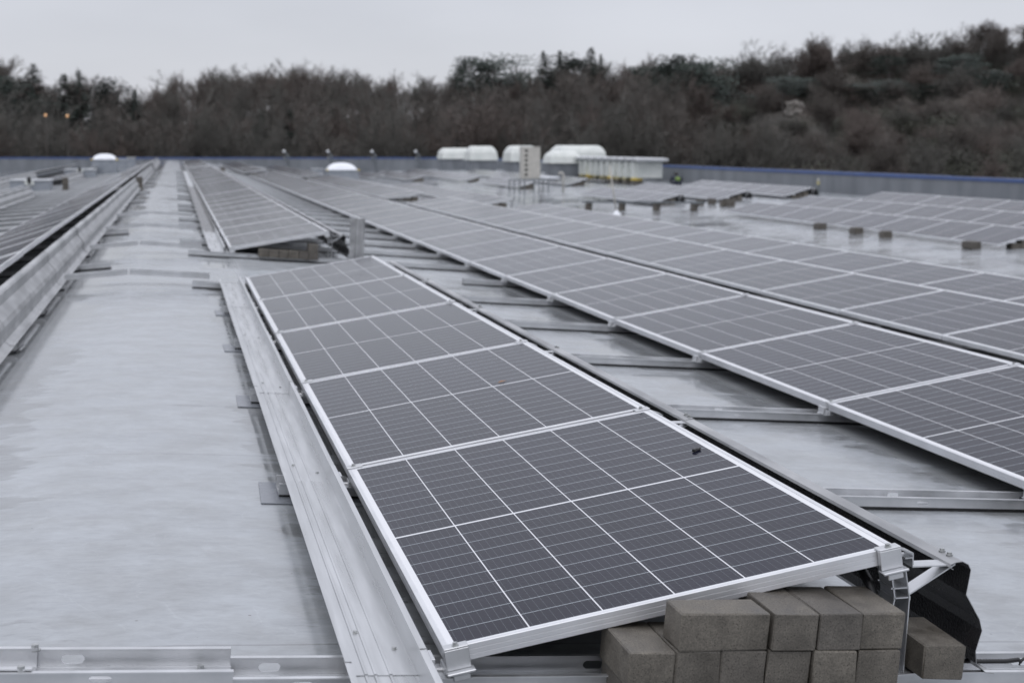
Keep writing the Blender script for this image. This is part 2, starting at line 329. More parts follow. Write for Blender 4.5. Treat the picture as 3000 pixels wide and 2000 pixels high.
    def lathe(s, prof, c, seg=16, mat=0):
        c = Vector(c); n = len(prof)
        vs = [c+Vector((r*cos(2*pi*k/seg), r*sin(2*pi*k/seg), z)) for r, z in prof for k in range(seg)]
        fs = [(i*seg+k, i*seg+(k+1) % seg, (i+1)*seg+(k+1) % seg, (i+1)*seg+k) for i in range(n-1) for k in range(seg)]
        fs += [tuple(range(seg))[::-1], tuple((n-1)*seg+k for k in range(seg))]
        s.add(vs, fs, mat)
    def hexbolt(s, c, ax=(0, 0, 1), r=.007, h=.006, mat=0):
        c, ax = Vector(c), Vector(ax).normalized()
        s.tube([c-ax*.001, c+ax*.0015], r*1.45, 12, mat); s.tube([c+ax*.001, c+ax*h], r, 6, mat)
    def mesh(s, name, mats, smooth=False):
        me = bpy.data.meshes.new(name); me.from_pydata(s.v, [], s.f)
        for m in (mats if isinstance(mats, (list, tuple)) else [mats]): me.materials.append(M[m] if isinstance(m, str) else m)
        me.polygons.foreach_set('material_index', s.m)
        if smooth: me.polygons.foreach_set('use_smooth', [True]*len(s.f))
        me.update(); return me
    def obj(s, name, mats, parent=None, smooth=False):
        o = bpy.data.objects.new(name, s.mesh(name, mats, smooth)); COL.objects.link(o)
        if parent: o.parent = parent
        return o
def tag(o, label=None, cat=None, group=None, kind=None):
    if label: o['label'] = label
    if cat: o['category'] = cat
    if group: o['group'] = group
    if kind: o['kind'] = kind
    return o
def thing(name, label, cat, loc=(0, 0, 0), rot=(0, 0, 0), group=None):
    o = bpy.data.objects.new(name, None); COL.objects.link(o); o.location = loc; o.rotation_euler = rot
    o.empty_display_size = .1
    return tag(o, label, cat, group)
def part(name, mesh, parent, loc=(0, 0, 0)):
    o = bpy.data.objects.new(name, mesh); COL.objects.link(o); o.parent = parent; o.location = loc; return o
def dup(root, loc, label, rot=None, group=None):
    r = root.copy(); COL.objects.link(r); r.location = loc; r['label'] = label
    if rot is not None: r.rotation_euler = rot
    if group: r['group'] = group
    for ch in list(root.children):
        c_ = ch.copy(); COL.objects.link(c_); c_.parent = r
        for g in list(ch.children):
            d = g.copy(); COL.objects.link(d); d.parent = c_
    return r
ORD = ['first', 'second', 'third', 'fourth', 'fifth', 'sixth', 'seventh', 'eighth', 'ninth', 'tenth', 'eleventh', 'twelfth',
       'thirteenth', 'fourteenth', 'fifteenth', 'sixteenth', 'seventeenth', 'eighteenth', 'nineteenth', 'twentieth']
def pix(px, py, d):                       # point seen at a pixel of the 3000x2000 photograph, d metres along the view axis
    return CAM + FWD*d + RGT*((px-1500)/F_PX*d) - UP*((py-1000)/F_PX*d)

# ------------------------------------------------------------------ roof: low gable, ridge in the left aisle, valley at the right
RS, RS2, XR, XV, XW = .0738, .0417, -.9, 12.1, 22.25
Z0 = -.108
def zr(x):
    if x < XR:
        z = Z0-RS*XR*0 + RS*.9 - RS*(XR-x) if x > -13.9 else Z0+RS*.9-RS*13.0+RS2*(-13.9-x)
        return z - .012*max(0, 1-abs(x-XR)/.35)
    if x < XV: return Z0-RS*x - .012*max(0, 1-abs(x-XR)/.35)
    return Z0-RS*XV+RS2*(x-XV)
def slope(x): return (zr(x+.05)-zr(x-.05))/.1
SL = atan(RS)
Y_BACK = 109.0
mb = MB()
xs = [-27, -20, -13.9, -8, -4, -1.25, -1.1, -1.0, -.9, -.8, -.7, -.55, 0, 3, 6, 9, XV, 15, 18.5, XW]
ys = [-14, -4, 0, 4, 8, 12, 18, 26, 40, 60, 85, Y_BACK+.3]
for y in ys:
    for x in xs: mb.v.append((x, y, zr(x)))
nx = len(xs)
for j in range(len(ys)-1):
    for i in range(nx-1):
        a = j*nx+i; mb.f.append((a, a+1, a+nx+1, a+nx)); mb.m.append(0)
tag(mb.obj('flat_roof', 'roof', smooth=True), 'pale grey wet membrane roof with puddles and welded seams', 'roof', kind='structure')
# building body under the roof and the ground far below
mb = MB(); mb.box(-27, XW+.3, -14, Y_BACK+.3, -9, -1.25)
tag(mb.obj('building_body', 'wall'), 'grey walls of the large hall under the roof', 'building', kind='structure')
mb = MB(); mb.box(-1500, 1500, -600, 2400, -9.5, -9.0)
tag(mb.obj('ground', 'ground'), 'dark ground around the building', 'ground', kind='structure')
# parapets
def parapet(name, label, p0, p1, inward):
    t_ = thing(name, label, 'parapet wall', (p0[0], p0[1], 0))
    d = Vector((p1[0]-p0[0], p1[1]-p0[1], 0)); n = Vector(inward); Lw = d.length
    ex = d.normalized()
    rt = Matrix(((ex.x, n.x, 0, 0), (ex.y, n.y, 0, 0), (0, 0, 1, 0), (0, 0, 0, 1)))
    b1 = MB(); b1.box(0, Lw, -.25, 0, -1.6, .075, 0, rt)
    k = 0.0
    b1.obj('wall', 'wall', t_)
    n_ = int(Lw/5); r_ = random.Random(3)
    for i in range(n_):
        b2 = MB(); j_ = r_.uniform(-.006, .006); b2.cbox(i*Lw/n_+.004, (i+1)*Lw/n_-.004, -.29, .03+j_*.5, .0775+abs(j_)*.2, .188+j_, .006, 0, rt); b2.obj('coping', 'blue', t_)
    return t_
parapet('parapet_wall', 'long grey parapet with blue coping along the far end of the roof', (-27, Y_BACK), (XW, Y_BACK), (0, -1, 0))
parapet('parapet_wall', 'grey parapet with blue coping running along the right side of the roof', (XW, -14), (XW, Y_BACK-.03), (-1, 0, 0))

# ------------------------------------------------------------------ solar panels
def frame_mesh():
    prof = [(.0115, -.0015), (.0115, 0), (.0012, 0), (0, -.0012), (0, -.011), (.0012, -.0118), (.0012, -.0128), (0, -.0136), (0, -.0225), (.0012, -.0233), (.0012, -.0243),
            (0, -.0251), (0, -.035), (.025, -.035), (.025, -.033), (.0018, -.033), (.0018, -.0062), (.0115, -.0062)]
    m_ = MB(); n = len(prof); vs = []
    for ins, z in prof: vs += [(ins, ins, z), (PW-ins, ins, z), (PW-ins, PL-ins, z), (ins, PL-ins, z)]
    fs = []
    for i in range(n):
        j = (i+1) % n
        for k in range(4): fs.append((i*4+k, i*4+(k+1) % 4, j*4+(k+1) % 4, j*4+k))
    m_.add(vs, fs); return m_
def glass_mb():
    m_ = MB(); a, z0, z1 = .0105, -.0055, -.0018
    m_.box(a, PW-a, a, PL-a, z0, z1); m_.m = [1, 0, 1, 1, 1, 1]; return m_
FR = frame_mesh().mesh('frame', 'alu_frame')
def with_uv(me):
    l = me.uv_layers.new(name='UVMap')
    for lp in me.loops: l.data[lp.index].uv = me.vertices[lp.vertex_index].co.xy
    return me
GL = with_uv(glass_mb().mesh('glass_face', ['cells', 'backsheet']))
LOW_H = -Z0                                # top of the low frame edge above the roof
FIX = .2267                                # tilt of the mounting relative to the roof
def row_geom(x):                           # low-edge height and absolute tilt for a row at x
    return zr(x)+LOW_H, FIX+atan(slope(x+.5))
ROWS = {'A': -2.70, 'Z': -5.28, 'Y': -7.86, 'X': -10.4, 'B': 0.0, 'C': 2.55, 'D': 5.18, 'E': 7.73, 'F': 10.1, 'V': 12.5, 'G': 14.7, 'H': 17.15, 'I': 19.55}
P = PITCH_Y
SEGS = [  # row, first y, count, phrase for the row
    ('B', 0, 5, 'the five-panel foreground row'),
    ('C', 0, 34, 'the long row right of the tray'),
    ('A', 2*P, 18, 'the left row with tall deflector'),
    ('B', 7*P, 28, 'the row behind the foreground row'),
    ('D', 2*P, 17, 'the second long row'),
    ('E', 4*P, 15, 'the third long row'),
    ('G', 21.8, 8, 'the front far-right row'),
    ('H', 21.9, 9, 'the middle far-right row'),
    ('I', 21.9, 9, 'the hindmost far-right row'),
    ('D', 21*P, 14, 'the row starting left of the heat pump'),
    ('E', 21*P, 10, 'the row starting before the heat pump'),
    ('G', 42.7, 5, 'the front row by the thin pole'),
    ('H', 42.9, 6, 'the second row by the thin pole'),
    ('I', 42.9, 6, 'the third row by the thin pole'),
    ('A', 21*P, 14, 'the left row beyond its first gap'),
    ('Z', 10*P, 10, 'the second row from the left edge'),
    ('Z', 26*P, 7, 'the row between grey skylight curbs'),
    ('Y', 25*P, 12, 'the outermost left row'),
    ('A', 37*P, 20, 'farthest stretch of the left row'),
    ('B', 37*P, 19, 'farthest stretch of the row behind the foreground row'),
    ('C', 37*P, 19, 'far row right of the first dark aisle post'),
    ('D', 37*P, 18, 'far row left of the white dome'),
    ('G', 62.2, 5, 'far row right behind the heat pump'),
    ('G', 74.6, 13, 'farther row beyond the heat pump'),
    ('H', 62.2, 15, 'far row just right of the heat pump'),
    ('I', 64.2, 8, 'far row under the long white box'),
    ('Z', 37*P, 18, 'far row behind the left skylight dome'),
    ('Y', 37*P, 18, 'far row at the left below the parapet'),
    ('E', 45*P, 9, 'far row right of the white dome'),
    ('V', 45*P, 10, 'far row along the valley before the white hoods'),
    ('F', 45*P, 9, 'far row in the valley right of the white dome'),
]
allp = []
for row, y0, n, phr in SEGS:
    x = ROWS[row]; z, tl = row_geom(x)
    for i in range(n):
        c_ = Vector((x+.5, y0+i*P+.9, z)); dep = (c_-CAM).dot(FWD)
        allp.append([dep, row, x, y0+i*P, z, tl, i, n, phr])
near_sorted = sorted(allp, key=lambda a: a[0])[:297]
keep = set(id(a) for a in near_sorted)
proto = None; rest = MB(); rest_uv = []
for a in allp:
    dep, row, x, y, z, tl, i, n, phr = a
    if id(a) in keep:
        dz = random.gauss(0, .0012); dt = random.gauss(0, .0012)
        if i < 12 and dep < 60: lab = f'{ORD[i]} solar panel from the near end of {phr}'; grp = 'solar panels on the roof'
        elif dep < 60: lab = f'{ORD[i]} solar panel from the near end of {phr}' if i < 20 else f'one of the farther solar panels of {phr}'; grp = 'solar panels on the roof'
        else: ph_ = phr if phr.startswith('the ') else 'the '+phr; lab = f'small distant solar panel in {ph_}'; grp = 'distant panels in ' + ph_
        if i >= 20 and dep < 60: grp = 'farther panels of ' + phr
        if proto is None:
            proto = thing('solar_panel', lab, 'solar panel', (x, y, z), (0, -tl, 0), grp); part('frame', FR, proto); part('glass_face', GL, proto); continue
        o = dup(proto, (x, y, z+dz), lab, (random.gauss(0, .0008), -tl+dt, random.gauss(0, .0006)), grp)
    else:
        M4 = Matrix.Translation((x, y, z)) @ Matrix.Rotation(-tl, 4, 'Y')
        rest.box(0, PW, 0, PL, -.035, -.004, 1, M4); o_ = len(rest.v)
        q = [(.0, .0), (PW, .0), (PW, PL), (.0, PL)]
        rest.add([M4 @ Vector((u, v_, -.001)) for u, v_ in q], [(0, 1, 2, 3)], 0)
me = rest.mesh('far_solar_panels', ['cells', 'alu_frame']); lyr = me.uv_layers.new(name='UVMap')
for p_ in me.polygons:
    if p_.material_index == 0:
        for k, li in enumerate(p_.loop_indices): lyr.data[li].uv = ((0, 0), (PW, 0), (PW, PL), (0, PL))[k]
o = bpy.data.objects.new('far_solar_panels', me); COL.objects.link(o)
tag(o, 'mass of tiny solar panels at the far end of the roof before the parapet', 'solar panels', kind='stuff')

# ------------------------------------------------------------------ rails
def slot_plate(m_, x0, x1, z0, z1, y, th, slots, hw=.023, hh=.0095):
    # upright plate in the x-z plane with obround holes, thickness th towards +y
    cuts = sorted([s for s in slots if x0+.06 < s < x1-.06]); xx = x0
    zc = (z0+z1)/2
    def quad(a, b_):
        m_.box(a, b_, y, y+th, z0, z1)
    for s in cuts:
        a, b_ = s-.045, s+.045; quad(xx, a); xx = b_
        inn = []
        for k in range(16):
            an = 2*pi*(k+.5)/16; cx = (hw-hh)*(1 if cos(an) > 0 else -1); inn.append((s+cx+hh*cos(an), zc+hh*sin(an)))
        outr = []
        for (px_, pz_) in inn:
            dx, dz = px_-s, pz_-zc; k = min(.045/abs(dx) if dx else 9e9, (z1-zc)/abs(dz) if dz else 9e9); outr.append((s+dx*k, zc+dz*k))
        # add exact corners by snapping the nearest ring points
        for cxx, czz in ((a, z0), (a, z1), (b_, z0), (b_, z1)):
            bi = min(range(16), key=lambda q_: (outr[q_][0]-cxx)**2+(outr[q_][1]-czz)**2); outr[bi] = (cxx, czz)
        vs = [(p[0], yy, p[1]) for yy in (y, y+th) for p in outr+inn]; fs = []
        for k in range(16):
            j = (k+1) % 16
            fs += [(k, j, 16+j, 16+k), (32+k, 48+k, 48+j, 32+j), (16+k, 16+j, 48+j, 48+k)]
            fs += [(k, 32+k, 32+j, j)]
        m_.add(vs, fs)
    quad(xx, x1)
RW, RH = .118, .048
def rail_mb(x0, x1, slots, wid=RW, h=RH, lift=0.0):
    m_ = MB(); z0 = .013+lift
    if lift == 0: m_.box(x0+.002, x1, .004, wid-.004, -.004, .0127, 1)  # solid black strip under the rail, standing in for its shadow gap
    slot_plate(m_, x0, x1, z0, h+lift, 0, .003, slots)
    slot_plate(m_, x0, x1, z0, h+lift, wid-.003, .003, [s-.06 for s in slots])
    m_.box(x0, x1, .0032, wid-.0032, z0, z0+.003)
    m_.box(x0, x1, .030, .034, z0+.0032, z0+.010); m_.box(x0, x1, wid-.034, wid-.030, z0+.0032, z0+.010)
    m_.box(x0, x1, -.011, .003, h+lift+.0002, h+lift+.0032); m_.box(x0, x1, wid-.003, wid+.011, h+lift+.0002, h+lift+.0032)
    return m_
ry = lambda k: k*P+.0
X_END = 8.95
rail_mesh = rail_mb(-.225, X_END, [.45+.55*i for i in range(16)]).mesh('rail', ['alu', 'black'])
rail_plain = rail_mb(-.50, X_END, []).mesh('rail', ['alu', 'black'])
rail_short = rail_mb(2.15, X_END, [2.6, 3.2]).mesh('rail', ['alu', 'black'])
rail_first = rail_mb(-.465, X_END, [-.30, .42, .97, 1.5, 2.05, 2.6]).mesh('rail', ['alu', 'black'])
rail_mid = rail_mb(-.42, X_END, [.2, .8, 1.4, 2.0]).mesh('rail', ['alu', 'black'])
for k in range(0, 36):
    me = {0: rail_first, 6: rail_short, 7: rail_mid, 5: rail_mid}.get(k, rail_mesh if k < 8 or k % 3 == 0 else rail_plain)
    o = bpy.data.objects.new('mounting_rail', me); COL.objects.link(o)
    o.location = (0, ry(k), Z0); o.rotation_euler = (0, SL, 0)
    if k == 0: lab = 'slotted aluminium cross rail at the bottom edge, under the front edge of the nearest panel'
    elif k == 6: lab = 'short cut-off aluminium rail end sticking out from under the long row'
    elif k == 7: lab = 'aluminium cross rail lying in front of the second stack of grey blocks'
    elif k < 20: lab = f'{ORD[k]} slotted aluminium rail beyond the nearest one, crossing the gap beside the long row'
    else: lab = 'thin distant aluminium rail crossing the gap left of the long row'
    tag(o, lab, 'rail', 'aluminium cross rails right of the ridge' if k < 20 else 'distant cross rails right of the ridge')
ZRIDGE = Z0+RS*.9
left_rail = rail_mb(-9.5, -.50, []).mesh('rail', ['alu', 'black']); left_long = rail_mb(-9.5, -.22, []).mesh('rail', ['alu', 'black'])       # stubs end beside the left deflector
left_rail2 = rail_mb(-9.5, .06, []).mesh('rail', ['alu', 'black'])
for k in range(3, 36):
    o = bpy.data.objects.new('mounting_rail', left_rail if k < 6 or k % 3 else left_long); COL.objects.link(o)
    o.location = (XR, ry(k)+.05, ZRIDGE); o.rotation_euler = (0, -SL, 0)
    tag(o, f'{ORD[k-3]} aluminium rail stub poking out from under the left deflector' if k < 20 else 'distant aluminium rail poking out beyond the left deflector', 'rail',
        'rail stubs under the left deflector' if k < 20 else 'distant rail stubs under the left deflector')
# joining rails bent over the ridge
def straight(x0, x1, lift, wid, slots):
    a = rail_mb(x0, x1, slots, wid, RH, lift); R2 = Matrix.Rotation(SL, 4, 'Y'); a.v = [tuple(R2 @ Vector(v)) for v in a.v]; return a
def bent(x0, x1, lift, wid, slots):
    a = rail_mb(x0, -.012, [s for s in slots if s < 0], wid, RH, lift); a2 = MB()
    R1 = Matrix.Rotation(-SL, 4, 'Y'); R2 = Matrix.Rotation(SL, 4, 'Y')
    a2.v = [tuple(R1 @ Vector(v)) for v in a.v]; a2.f = list(a.f); a2.m = list(a.m)
    b_ = rail_mb(-.010, x1, [s for s in slots if s > 0], wid, RH, lift)
    a2.add([R2 @ Vector(v) for v in b_.v], b_.f); return a2
for k, lab in ((5, 'bent aluminium rail over the ridge, nearer of those between the left deflector and the tray'),
               (7, 'bent aluminium rail over the ridge in line with the second row of panels'),
               (9, 'bent aluminium rail over the ridge farther off between deflector and tray'),
               (11, 'farthest bent aluminium rail lying over the ridge of the aisle')):
    o = bent(-.50, .62, RH+.008, RW+.012, [-.32, .3]).obj('joining_rail', 'alu')
    o.location = (XR, ry(k)+.14, ZRIDGE); tag(o, lab, 'rail', 'bent joining rails on the ridge')
# near-left rail with its splice piece and bolts
t_ = thing('splice_rail', 'wide aluminium splice channel with two bolts in the bottom left corner', 'rail', (XR, ry(0)-.016, ZRIDGE))
straight(-.03, .46, .022, RW+.012, [.20]).obj('channel', 'alu', t_)
for q_ in ((.07, .128, .067), (.40, .095, .008), (.055, .004, .067)): m_ = MB(); m_.hexbolt(q_, r=.008, h=.012); m_.obj('bolt', 'steel', t_)
o = straight(-1.9, .07, .027, RW-.006, []).obj('mounting_rail', 'alu'); o.location = (XR, ry(0)-.007, ZRIDGE)
tag(o, 'aluminium rail end slid into the splice channel at the bottom left corner', 'rail', 'rails at the bottom left')

# grey patches under the rail ends beside the tray
m_ = MB(); m_.cbox(-.285, .05, -.05, .25, .001, .005, .002); PADM = m_.mesh('rubber_pad', 'pad')
for k in (1, 2, 3, 4):
    o = bpy.data.objects.new('rubber_pad', PADM); COL.objects.link(o); o.location = (0, ry(k)-.04, Z0); o.rotation_euler = (0, SL, random.uniform(-.03, .03))
    tag(o, f'{ORD[k-1]} grey membrane patch under a rail end beside the foreground tray, counted from the front', 'mat', 'grey patches beside the foreground tray')
# lifted dark mats under the stubs on the left
def mat_mesh():
    m_ = MB(); ln = [(-.25, 0), (.02, 0), (.05, .006), (.075, .022)]
    m_.sheet(ln, (0, -.03, .001), (0, .16, .001), (1, 0, 0), (0, 0, 1), .006); return m_.mesh('rubber_mat', 'rubber')
MATM = mat_mesh()
for n_, k in enumerate((3, 4, 6, 8, 10)):
    o = bpy.data.objects.new('rubber_mat', MATM); COL.objects.link(o); o.location = (XR-.55, ry(k)+.03, ZRIDGE-.55*RS+.001); o.rotation_euler = (0, -SL, random.uniform(-.1, .1))
    tag(o, f'{ORD[n_]} dark rubber mat with curled end under a rail stub at the left deflector', 'mat', 'dark mats at the left deflector')

# ------------------------------------------------------------------ clamps, feet and legs
def clamp_mid():
    m_ = MB(); m_.cbox(-.002, .050, -.019, .019, .0005, .0045, .001); m_.box(.0, .048, -.006, .006, -.03, .0003); return m_.mesh('clamp', 'alu')
def bolt_m():
    m_ = MB(); m_.hexbolt((0, 0, 0), r=.0055, h=.007); return m_.mesh('bolt', 'steel')
CLM, BOL = clamp_mid(), bolt_m()
def panel_pt(row, u, y, h=0):
    x = ROWS[row]; z, tl = row_geom(x); return Vector((x+u*cos(tl)-h*sin(tl), y, z+u*sin(tl)+h*cos(tl))), tl
cproto = None
for row, ks, nm in (('B', (1, 2, 3, 4), 'foreground row'), ('C', (1, 2, 3, 4, 5, 6, 7), 'long row to its right'), ('B', (8, 9, 10), 'row behind the foreground row')):
    for n_, k in enumerate(ks):
        for side, u in (('low', .0), ('high', PW-.05)):
            p, tl = panel_pt(row, u, k*P-.01)
            lab = f'aluminium clamp on the {ORD[n_]} seam of the {nm}, {side} edge'
            if cproto is None:
                cproto = thing('module_clamp', lab, 'clamp', p, (0, -tl, 0), 'clamps between panels'); part('plate', CLM, cproto); part('bolt', BOL, cproto, (.022, 0, .0045))
            else: dup(cproto, p, lab, (0, -tl, 0))
# end clamps on the near edge (block hanging down over the frame)
def end_clamp():
    m_ = MB(); m_.cbox(-.001, .052, -.016, .012, .0006, .0048, .001)
    m_.cbox(-.001, .052, -.0165, -.0035, -.044, .0004, .001); m_.cbox(-.004, .058, -.034, -.0035, -.0505, -.0445, .0015)
    m_.cbox(.008, .046, -.028, -.010, -.066, -.051, .002)
    return m_.mesh('clamp', 'alu')
ECM = end_clamp()
ep = None
for row, y, nm, sgn in (('B', 0, 'near edge of nearest panel', 1), ('B', 7*P, 'near edge of the row behind', 1), ('B', 5*P-.02, 'far edge of the foreground row', -1)):
    for side, u in (('low left', -.001), ('high right', PW-.05)):
        p, tl = panel_pt(row, u if sgn > 0 else u+.05, y)
        lab = f'aluminium end clamp at the {side} corner, {nm}'; rot = Matrix.Rotation(-tl, 4, 'Y')
        if sgn < 0: rot = rot @ Matrix.Rotation(pi, 4, 'Z')
        if ep is None:
            ep = thing('end_clamp', lab, 'clamp', p, rot.to_euler(), 'end clamps'); part('block', ECM, ep); part('bolt', BOL, ep, (.026, -.004, .0048))
        else: dup(ep, p, lab, rot.to_euler())
# feet at the low edge
def foot_m():
    m_ = MB(); m_.cbox(.004, .048, -.03, .03, -LOW_H+.0545, -.037, .002); m_.box(-.028, .06, -.045, .045, -LOW_H+.0518, -LOW_H+.0542)
    m_.cbox(-.030, -.018, -.03, .03, -LOW_H+.0545, -.018, .001); m_.tube([(-.045, 0, -.05), (.01, 0, -.05)], .004, 6)
    return m_
FOOT = foot_m().mesh('mounting_bracket', 'alu')
for row, ks, nm in (('B', range(0, 6), 'foreground row'), ('C', range(1, 14), 'long row right of the foreground row'), ('B', range(7, 12), 'row behind the foreground row')):
    for n_, k in enumerate(ks):
        p, tl = panel_pt(row, 0, k*P+(-.01 if k not in (0, 7) else .02))
        o = bpy.data.objects.new('mounting_bracket', FOOT); COL.objects.link(o); o.location = p; o.rotation_euler = (0, SL, 0)
        tag(o, f'{ORD[n_]} aluminium bracket under the low edge of the {nm}', 'bracket', 'brackets under the low panel edges')
# extruded legs at the high edge with strut to the deflector
def leg_parts():
    # world-like axes, origin at the low edge point of the row (x, z measured from there)
    zt = lambda x_: Z0-RS*x_
    m_ = MB(); ps = [(1.022, .104), (1.034, .040), (1.030, .022), (1.034, -.03), (1.030, zt(1.03)+.05)]
    m_.sheet(ps, (0, -.03, 0), (0, .035, 0), (1, 0, 0), (0, 0, 1), .0028)
    ps2 = [(1.058, .104), (1.070, .040), (1.068, -.01), (1.062, zt(1.06)+.05)]
    m_.sheet(ps2, (0, -.03, 0), (0, .035, 0), (1, 0, 0), (0, 0, 1), .0028)
    m_.box(1.0325, 1.0685, -.03, .035, .0385, .0415); m_.box(1.025, 1.0665, -.03, .035, .0625-.001, .0645)
    m_.box(1.015, 1.09, -.045, .05, zt(1.05)+.0475, zt(1.05)+.051)
    leg = m_.mesh('leg', 'alu')
    m_ = MB()
    d = Vector((1.185-1.068, 0, .106-.040)); m_.sheet([(0, 0), (d.x, d.z)], (1.071, -.022, .040), (1.071, .022, .040), (1, 0, 0), (0, 0, 1), .003)
    m_.box(1.073, 1.074+.004, -.022, .022, .030, .040)
    strut = m_.mesh('strut', 'alu')
    m_ = MB(); m_.sheet([(1.060, .131), (1.080, .131), (1.080, .110), (1.165, .108), (1.178, .104)][::-1], (0, -.024, 0), (0, .020, 0), (1, 0, 0), (0, 0, 1), .003)
    m_.sheet([(1.056, .150), (1.083, .140), (1.084, .112)][::-1], (0, -.02, 0), (0, .02, 0), (1, 0, 0), (0, 0, 1), .003)
    arm = m_.mesh('arm', 'alu'); return leg, strut, arm
LG = leg_parts(); lp = None
for n_, (row, k) in enumerate([('B', 0), ('B', 1), ('B', 2), ('B', 3), ('B', 4), ('B', 5), ('B', 7)]):
    y = k*P-.01 + (.035 if k in (0, 7) else 0)
    lab = 'extruded aluminium leg with diagonal strut at the near high corner of the nearest panel' if k == 0 else (
        'aluminium leg with strut at the near end of the row behind the foreground row' if k == 7 else f'aluminium leg under the high edge of the foreground row at its {ORD[k-1]} seam')
    if lp is None:
        lp = thing('support_leg', lab, 'support', (ROWS[row], y, 0), (0, 0, 0), 'support legs at the high panel edge')
        for nm, me in zip(('leg', 'strut', 'arm'), LG): part(nm, me, lp)
    else: dup(lp, (ROWS[row], y, 0), lab)

# ------------------------------------------------------------------ wind deflectors
DP = [(1.174, .099), (1.165, .105), (1.168, .1125), (1.181, .1170), (1.197, .118), (1.212, .110), (1.219, .097), (1.217, .080), (1.210, .039), (1.247, -.022), (1.255, -.050),
      (1.241, -.097), (1.244, -.126), (1.268, -.150), (1.290, -.1545)]
def deflector_mesh(sl_from, sl_to, L0=P+.03):
    # rotate the profile (made for the right slope) about the row's low edge to another roof slope
    a = atan(sl_to)-atan(sl_from); pr = [(x*cos(a)-z*sin(a), x*sin(a)+z*cos(a)) for x, z in DP]
    m_ = MB(); m_.sheet(pr[::-1], (0, 0, 0), (0, L0, 0), (1, 0, 0), (0, 0, 1), .0016, 0, 1)
    me = m_.mesh('sheet', ['galv', 'black_sheet']); return me, pr
D_R, prR = deflector_mesh(-RS, -RS); D_L, prL = deflector_mesh(-RS, RS); D_V, prV = deflector_mesh(-RS, RS2)
def screws(pr):
    x, z = pr[3]; x2, z2 = pr[4]; m_ = MB(); m_.hexbolt((x+.012, .032, z+.002), ((z-z2)*2, 0, 1), r=.0055, h=.006)
    return m_.mesh('screw', 'steel')
S_R, S_L, S_V = screws(prR), screws(prL), screws(prV)
DSEG = [('B', 0, 5, 'foreground row', 1), ('A', 2*P, 18, 'left row', 1), ('B', 7*P, 28, 'row behind the foreground row', 1), ('C', 0, 22, 'long row right of the tray', 1),
        ('A', 21*P, 14, 'left row past its gap', 0), ('Z', 10*P, 10, 'second row from the left', 0), ('Z', 26*P, 7, 'row between skylight curbs', 0),
        ('D', 5*P, 14, 'second long row', 0), ('Y', 25*P, 12, 'outermost left row', 0), ('A', 37*P, 14, 'farthest left row', 0), ('G', 42.7, 5, 'front row by the thin pole', 0),
        ('H', 42.9, 6, 'second row by the thin pole', 0), ('I', 42.9, 6, 'third row by the thin pole', 0)]
for row, y0, n, nm, det in DSEG:
    x = ROWS[row]; z, tl = row_geom(x); sl = slope(x+.5)
    me, sm = (D_R, S_R) if abs(sl+RS) < .01 else ((D_L, S_L) if abs(sl-RS) < .01 else (D_V, S_V))
    for i in range(n):
        yy = y0+i*P-(.02 if i else .012)
        lift = .0022*(i % 2)
        if (row, i) == ('B', 0) and y0 == 0: lab = 'nearest galvanised deflector sheet, its black inside and wavy end showing beside the paver stack'
        elif i < 20: lab = f'{ORD[i]} galvanised deflector sheet from the near end, behind the {nm}'
        else: lab = f'far galvanised deflector sheet at the end of the {nm}'
        dist = yy > 45
        if dist: lab = f'small distant galvanised deflector sheet behind the {nm}'
        grp = f'galvanised deflectors behind the {nm}'
        t_ = thing('wind_deflector', lab, 'deflector', (x+lift*.5, yy, z+lift), (0, 0, random.gauss(0, .0012)), grp); part('sheet', me, t_)
        if det and yy < 16: part('screw', sm, t_, (0, .0 if i else .02, 0)); part('screw', sm, t_, (0, .033 if i else .053, 0))

# ------------------------------------------------------------------ tray along the low edge
def tray_mesh(L0=P+.02):
    fl = Z0
    pr = [(-.210, .080), (-.197, .080), (-.192, .050), (-.170, .050), (-.168, .0525), (-.164, .0525), (-.162, .050), (-.150, .050), (-.148, .0525), (-.144, .0525), (-.142, .050),
          (-.118, .050), (-.116, .0525), (-.112, .0525), (-.110, .050), (-.062, .050), (-.056, .052), (-.052, .108), (-.040, .108), (-.038, .104)]
    pr = [(x, z+.0035+Z0-RS*x) for x, z in pr]
    m_ = MB(); m_.sheet(pr, (0, 0, 0), (0, L0, 0), (1, 0, 0), (0, 0, 1), .0018); return m_.mesh('channel', 'alu_tray')
TRM = tray_mesh()
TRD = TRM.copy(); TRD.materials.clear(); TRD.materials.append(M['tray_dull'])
m_ = MB(); m_.hexbolt((-.156, .27, Z0+RS*.156+.0540), r=.0055, h=.006); TSC = m_.mesh('screw', 'steel')
tp = None
for y0, n, nm in ((-P, 6, 'foreground row'), (7*P, 28, 'row behind the foreground row')):
    for i in range(n):
        yy = y0+i*P-.01
        if y0 < 0: lab = f'{ORD[i]} wet aluminium tray channel from the front along the low edge of the foreground row'
        elif i < 14: lab = f'{ORD[i]} aluminium tray channel beside the low edge of the {nm}'
        else: lab = 'small distant aluminium tray channel beside the row behind the foreground row'
        g_ = 'aluminium trays along the low panel edge' if i < 14 else 'distant trays along the low panel edge'
        if y0 < 0 and i == 0: pass
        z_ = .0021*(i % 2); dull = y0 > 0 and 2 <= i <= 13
        if tp is None:
            tp = thing('tray_channel', lab, 'tray', (0, yy, z_), (0, 0, 0), g_); part('channel', TRM, tp); part('screw', TSC, tp); part('screw', TSC, tp, (.072, -.11, -RS*.072))
        else:
            r_ = dup(tp, (random.gauss(0, .001), yy, z_), lab.replace('aluminium', 'dull dark grey') if dull else lab, (0, 0, random.gauss(0, .0006)), g_)
            if dull: [c_ for c_ in r_.children if c_.name.startswith('channel')][0].data = TRD
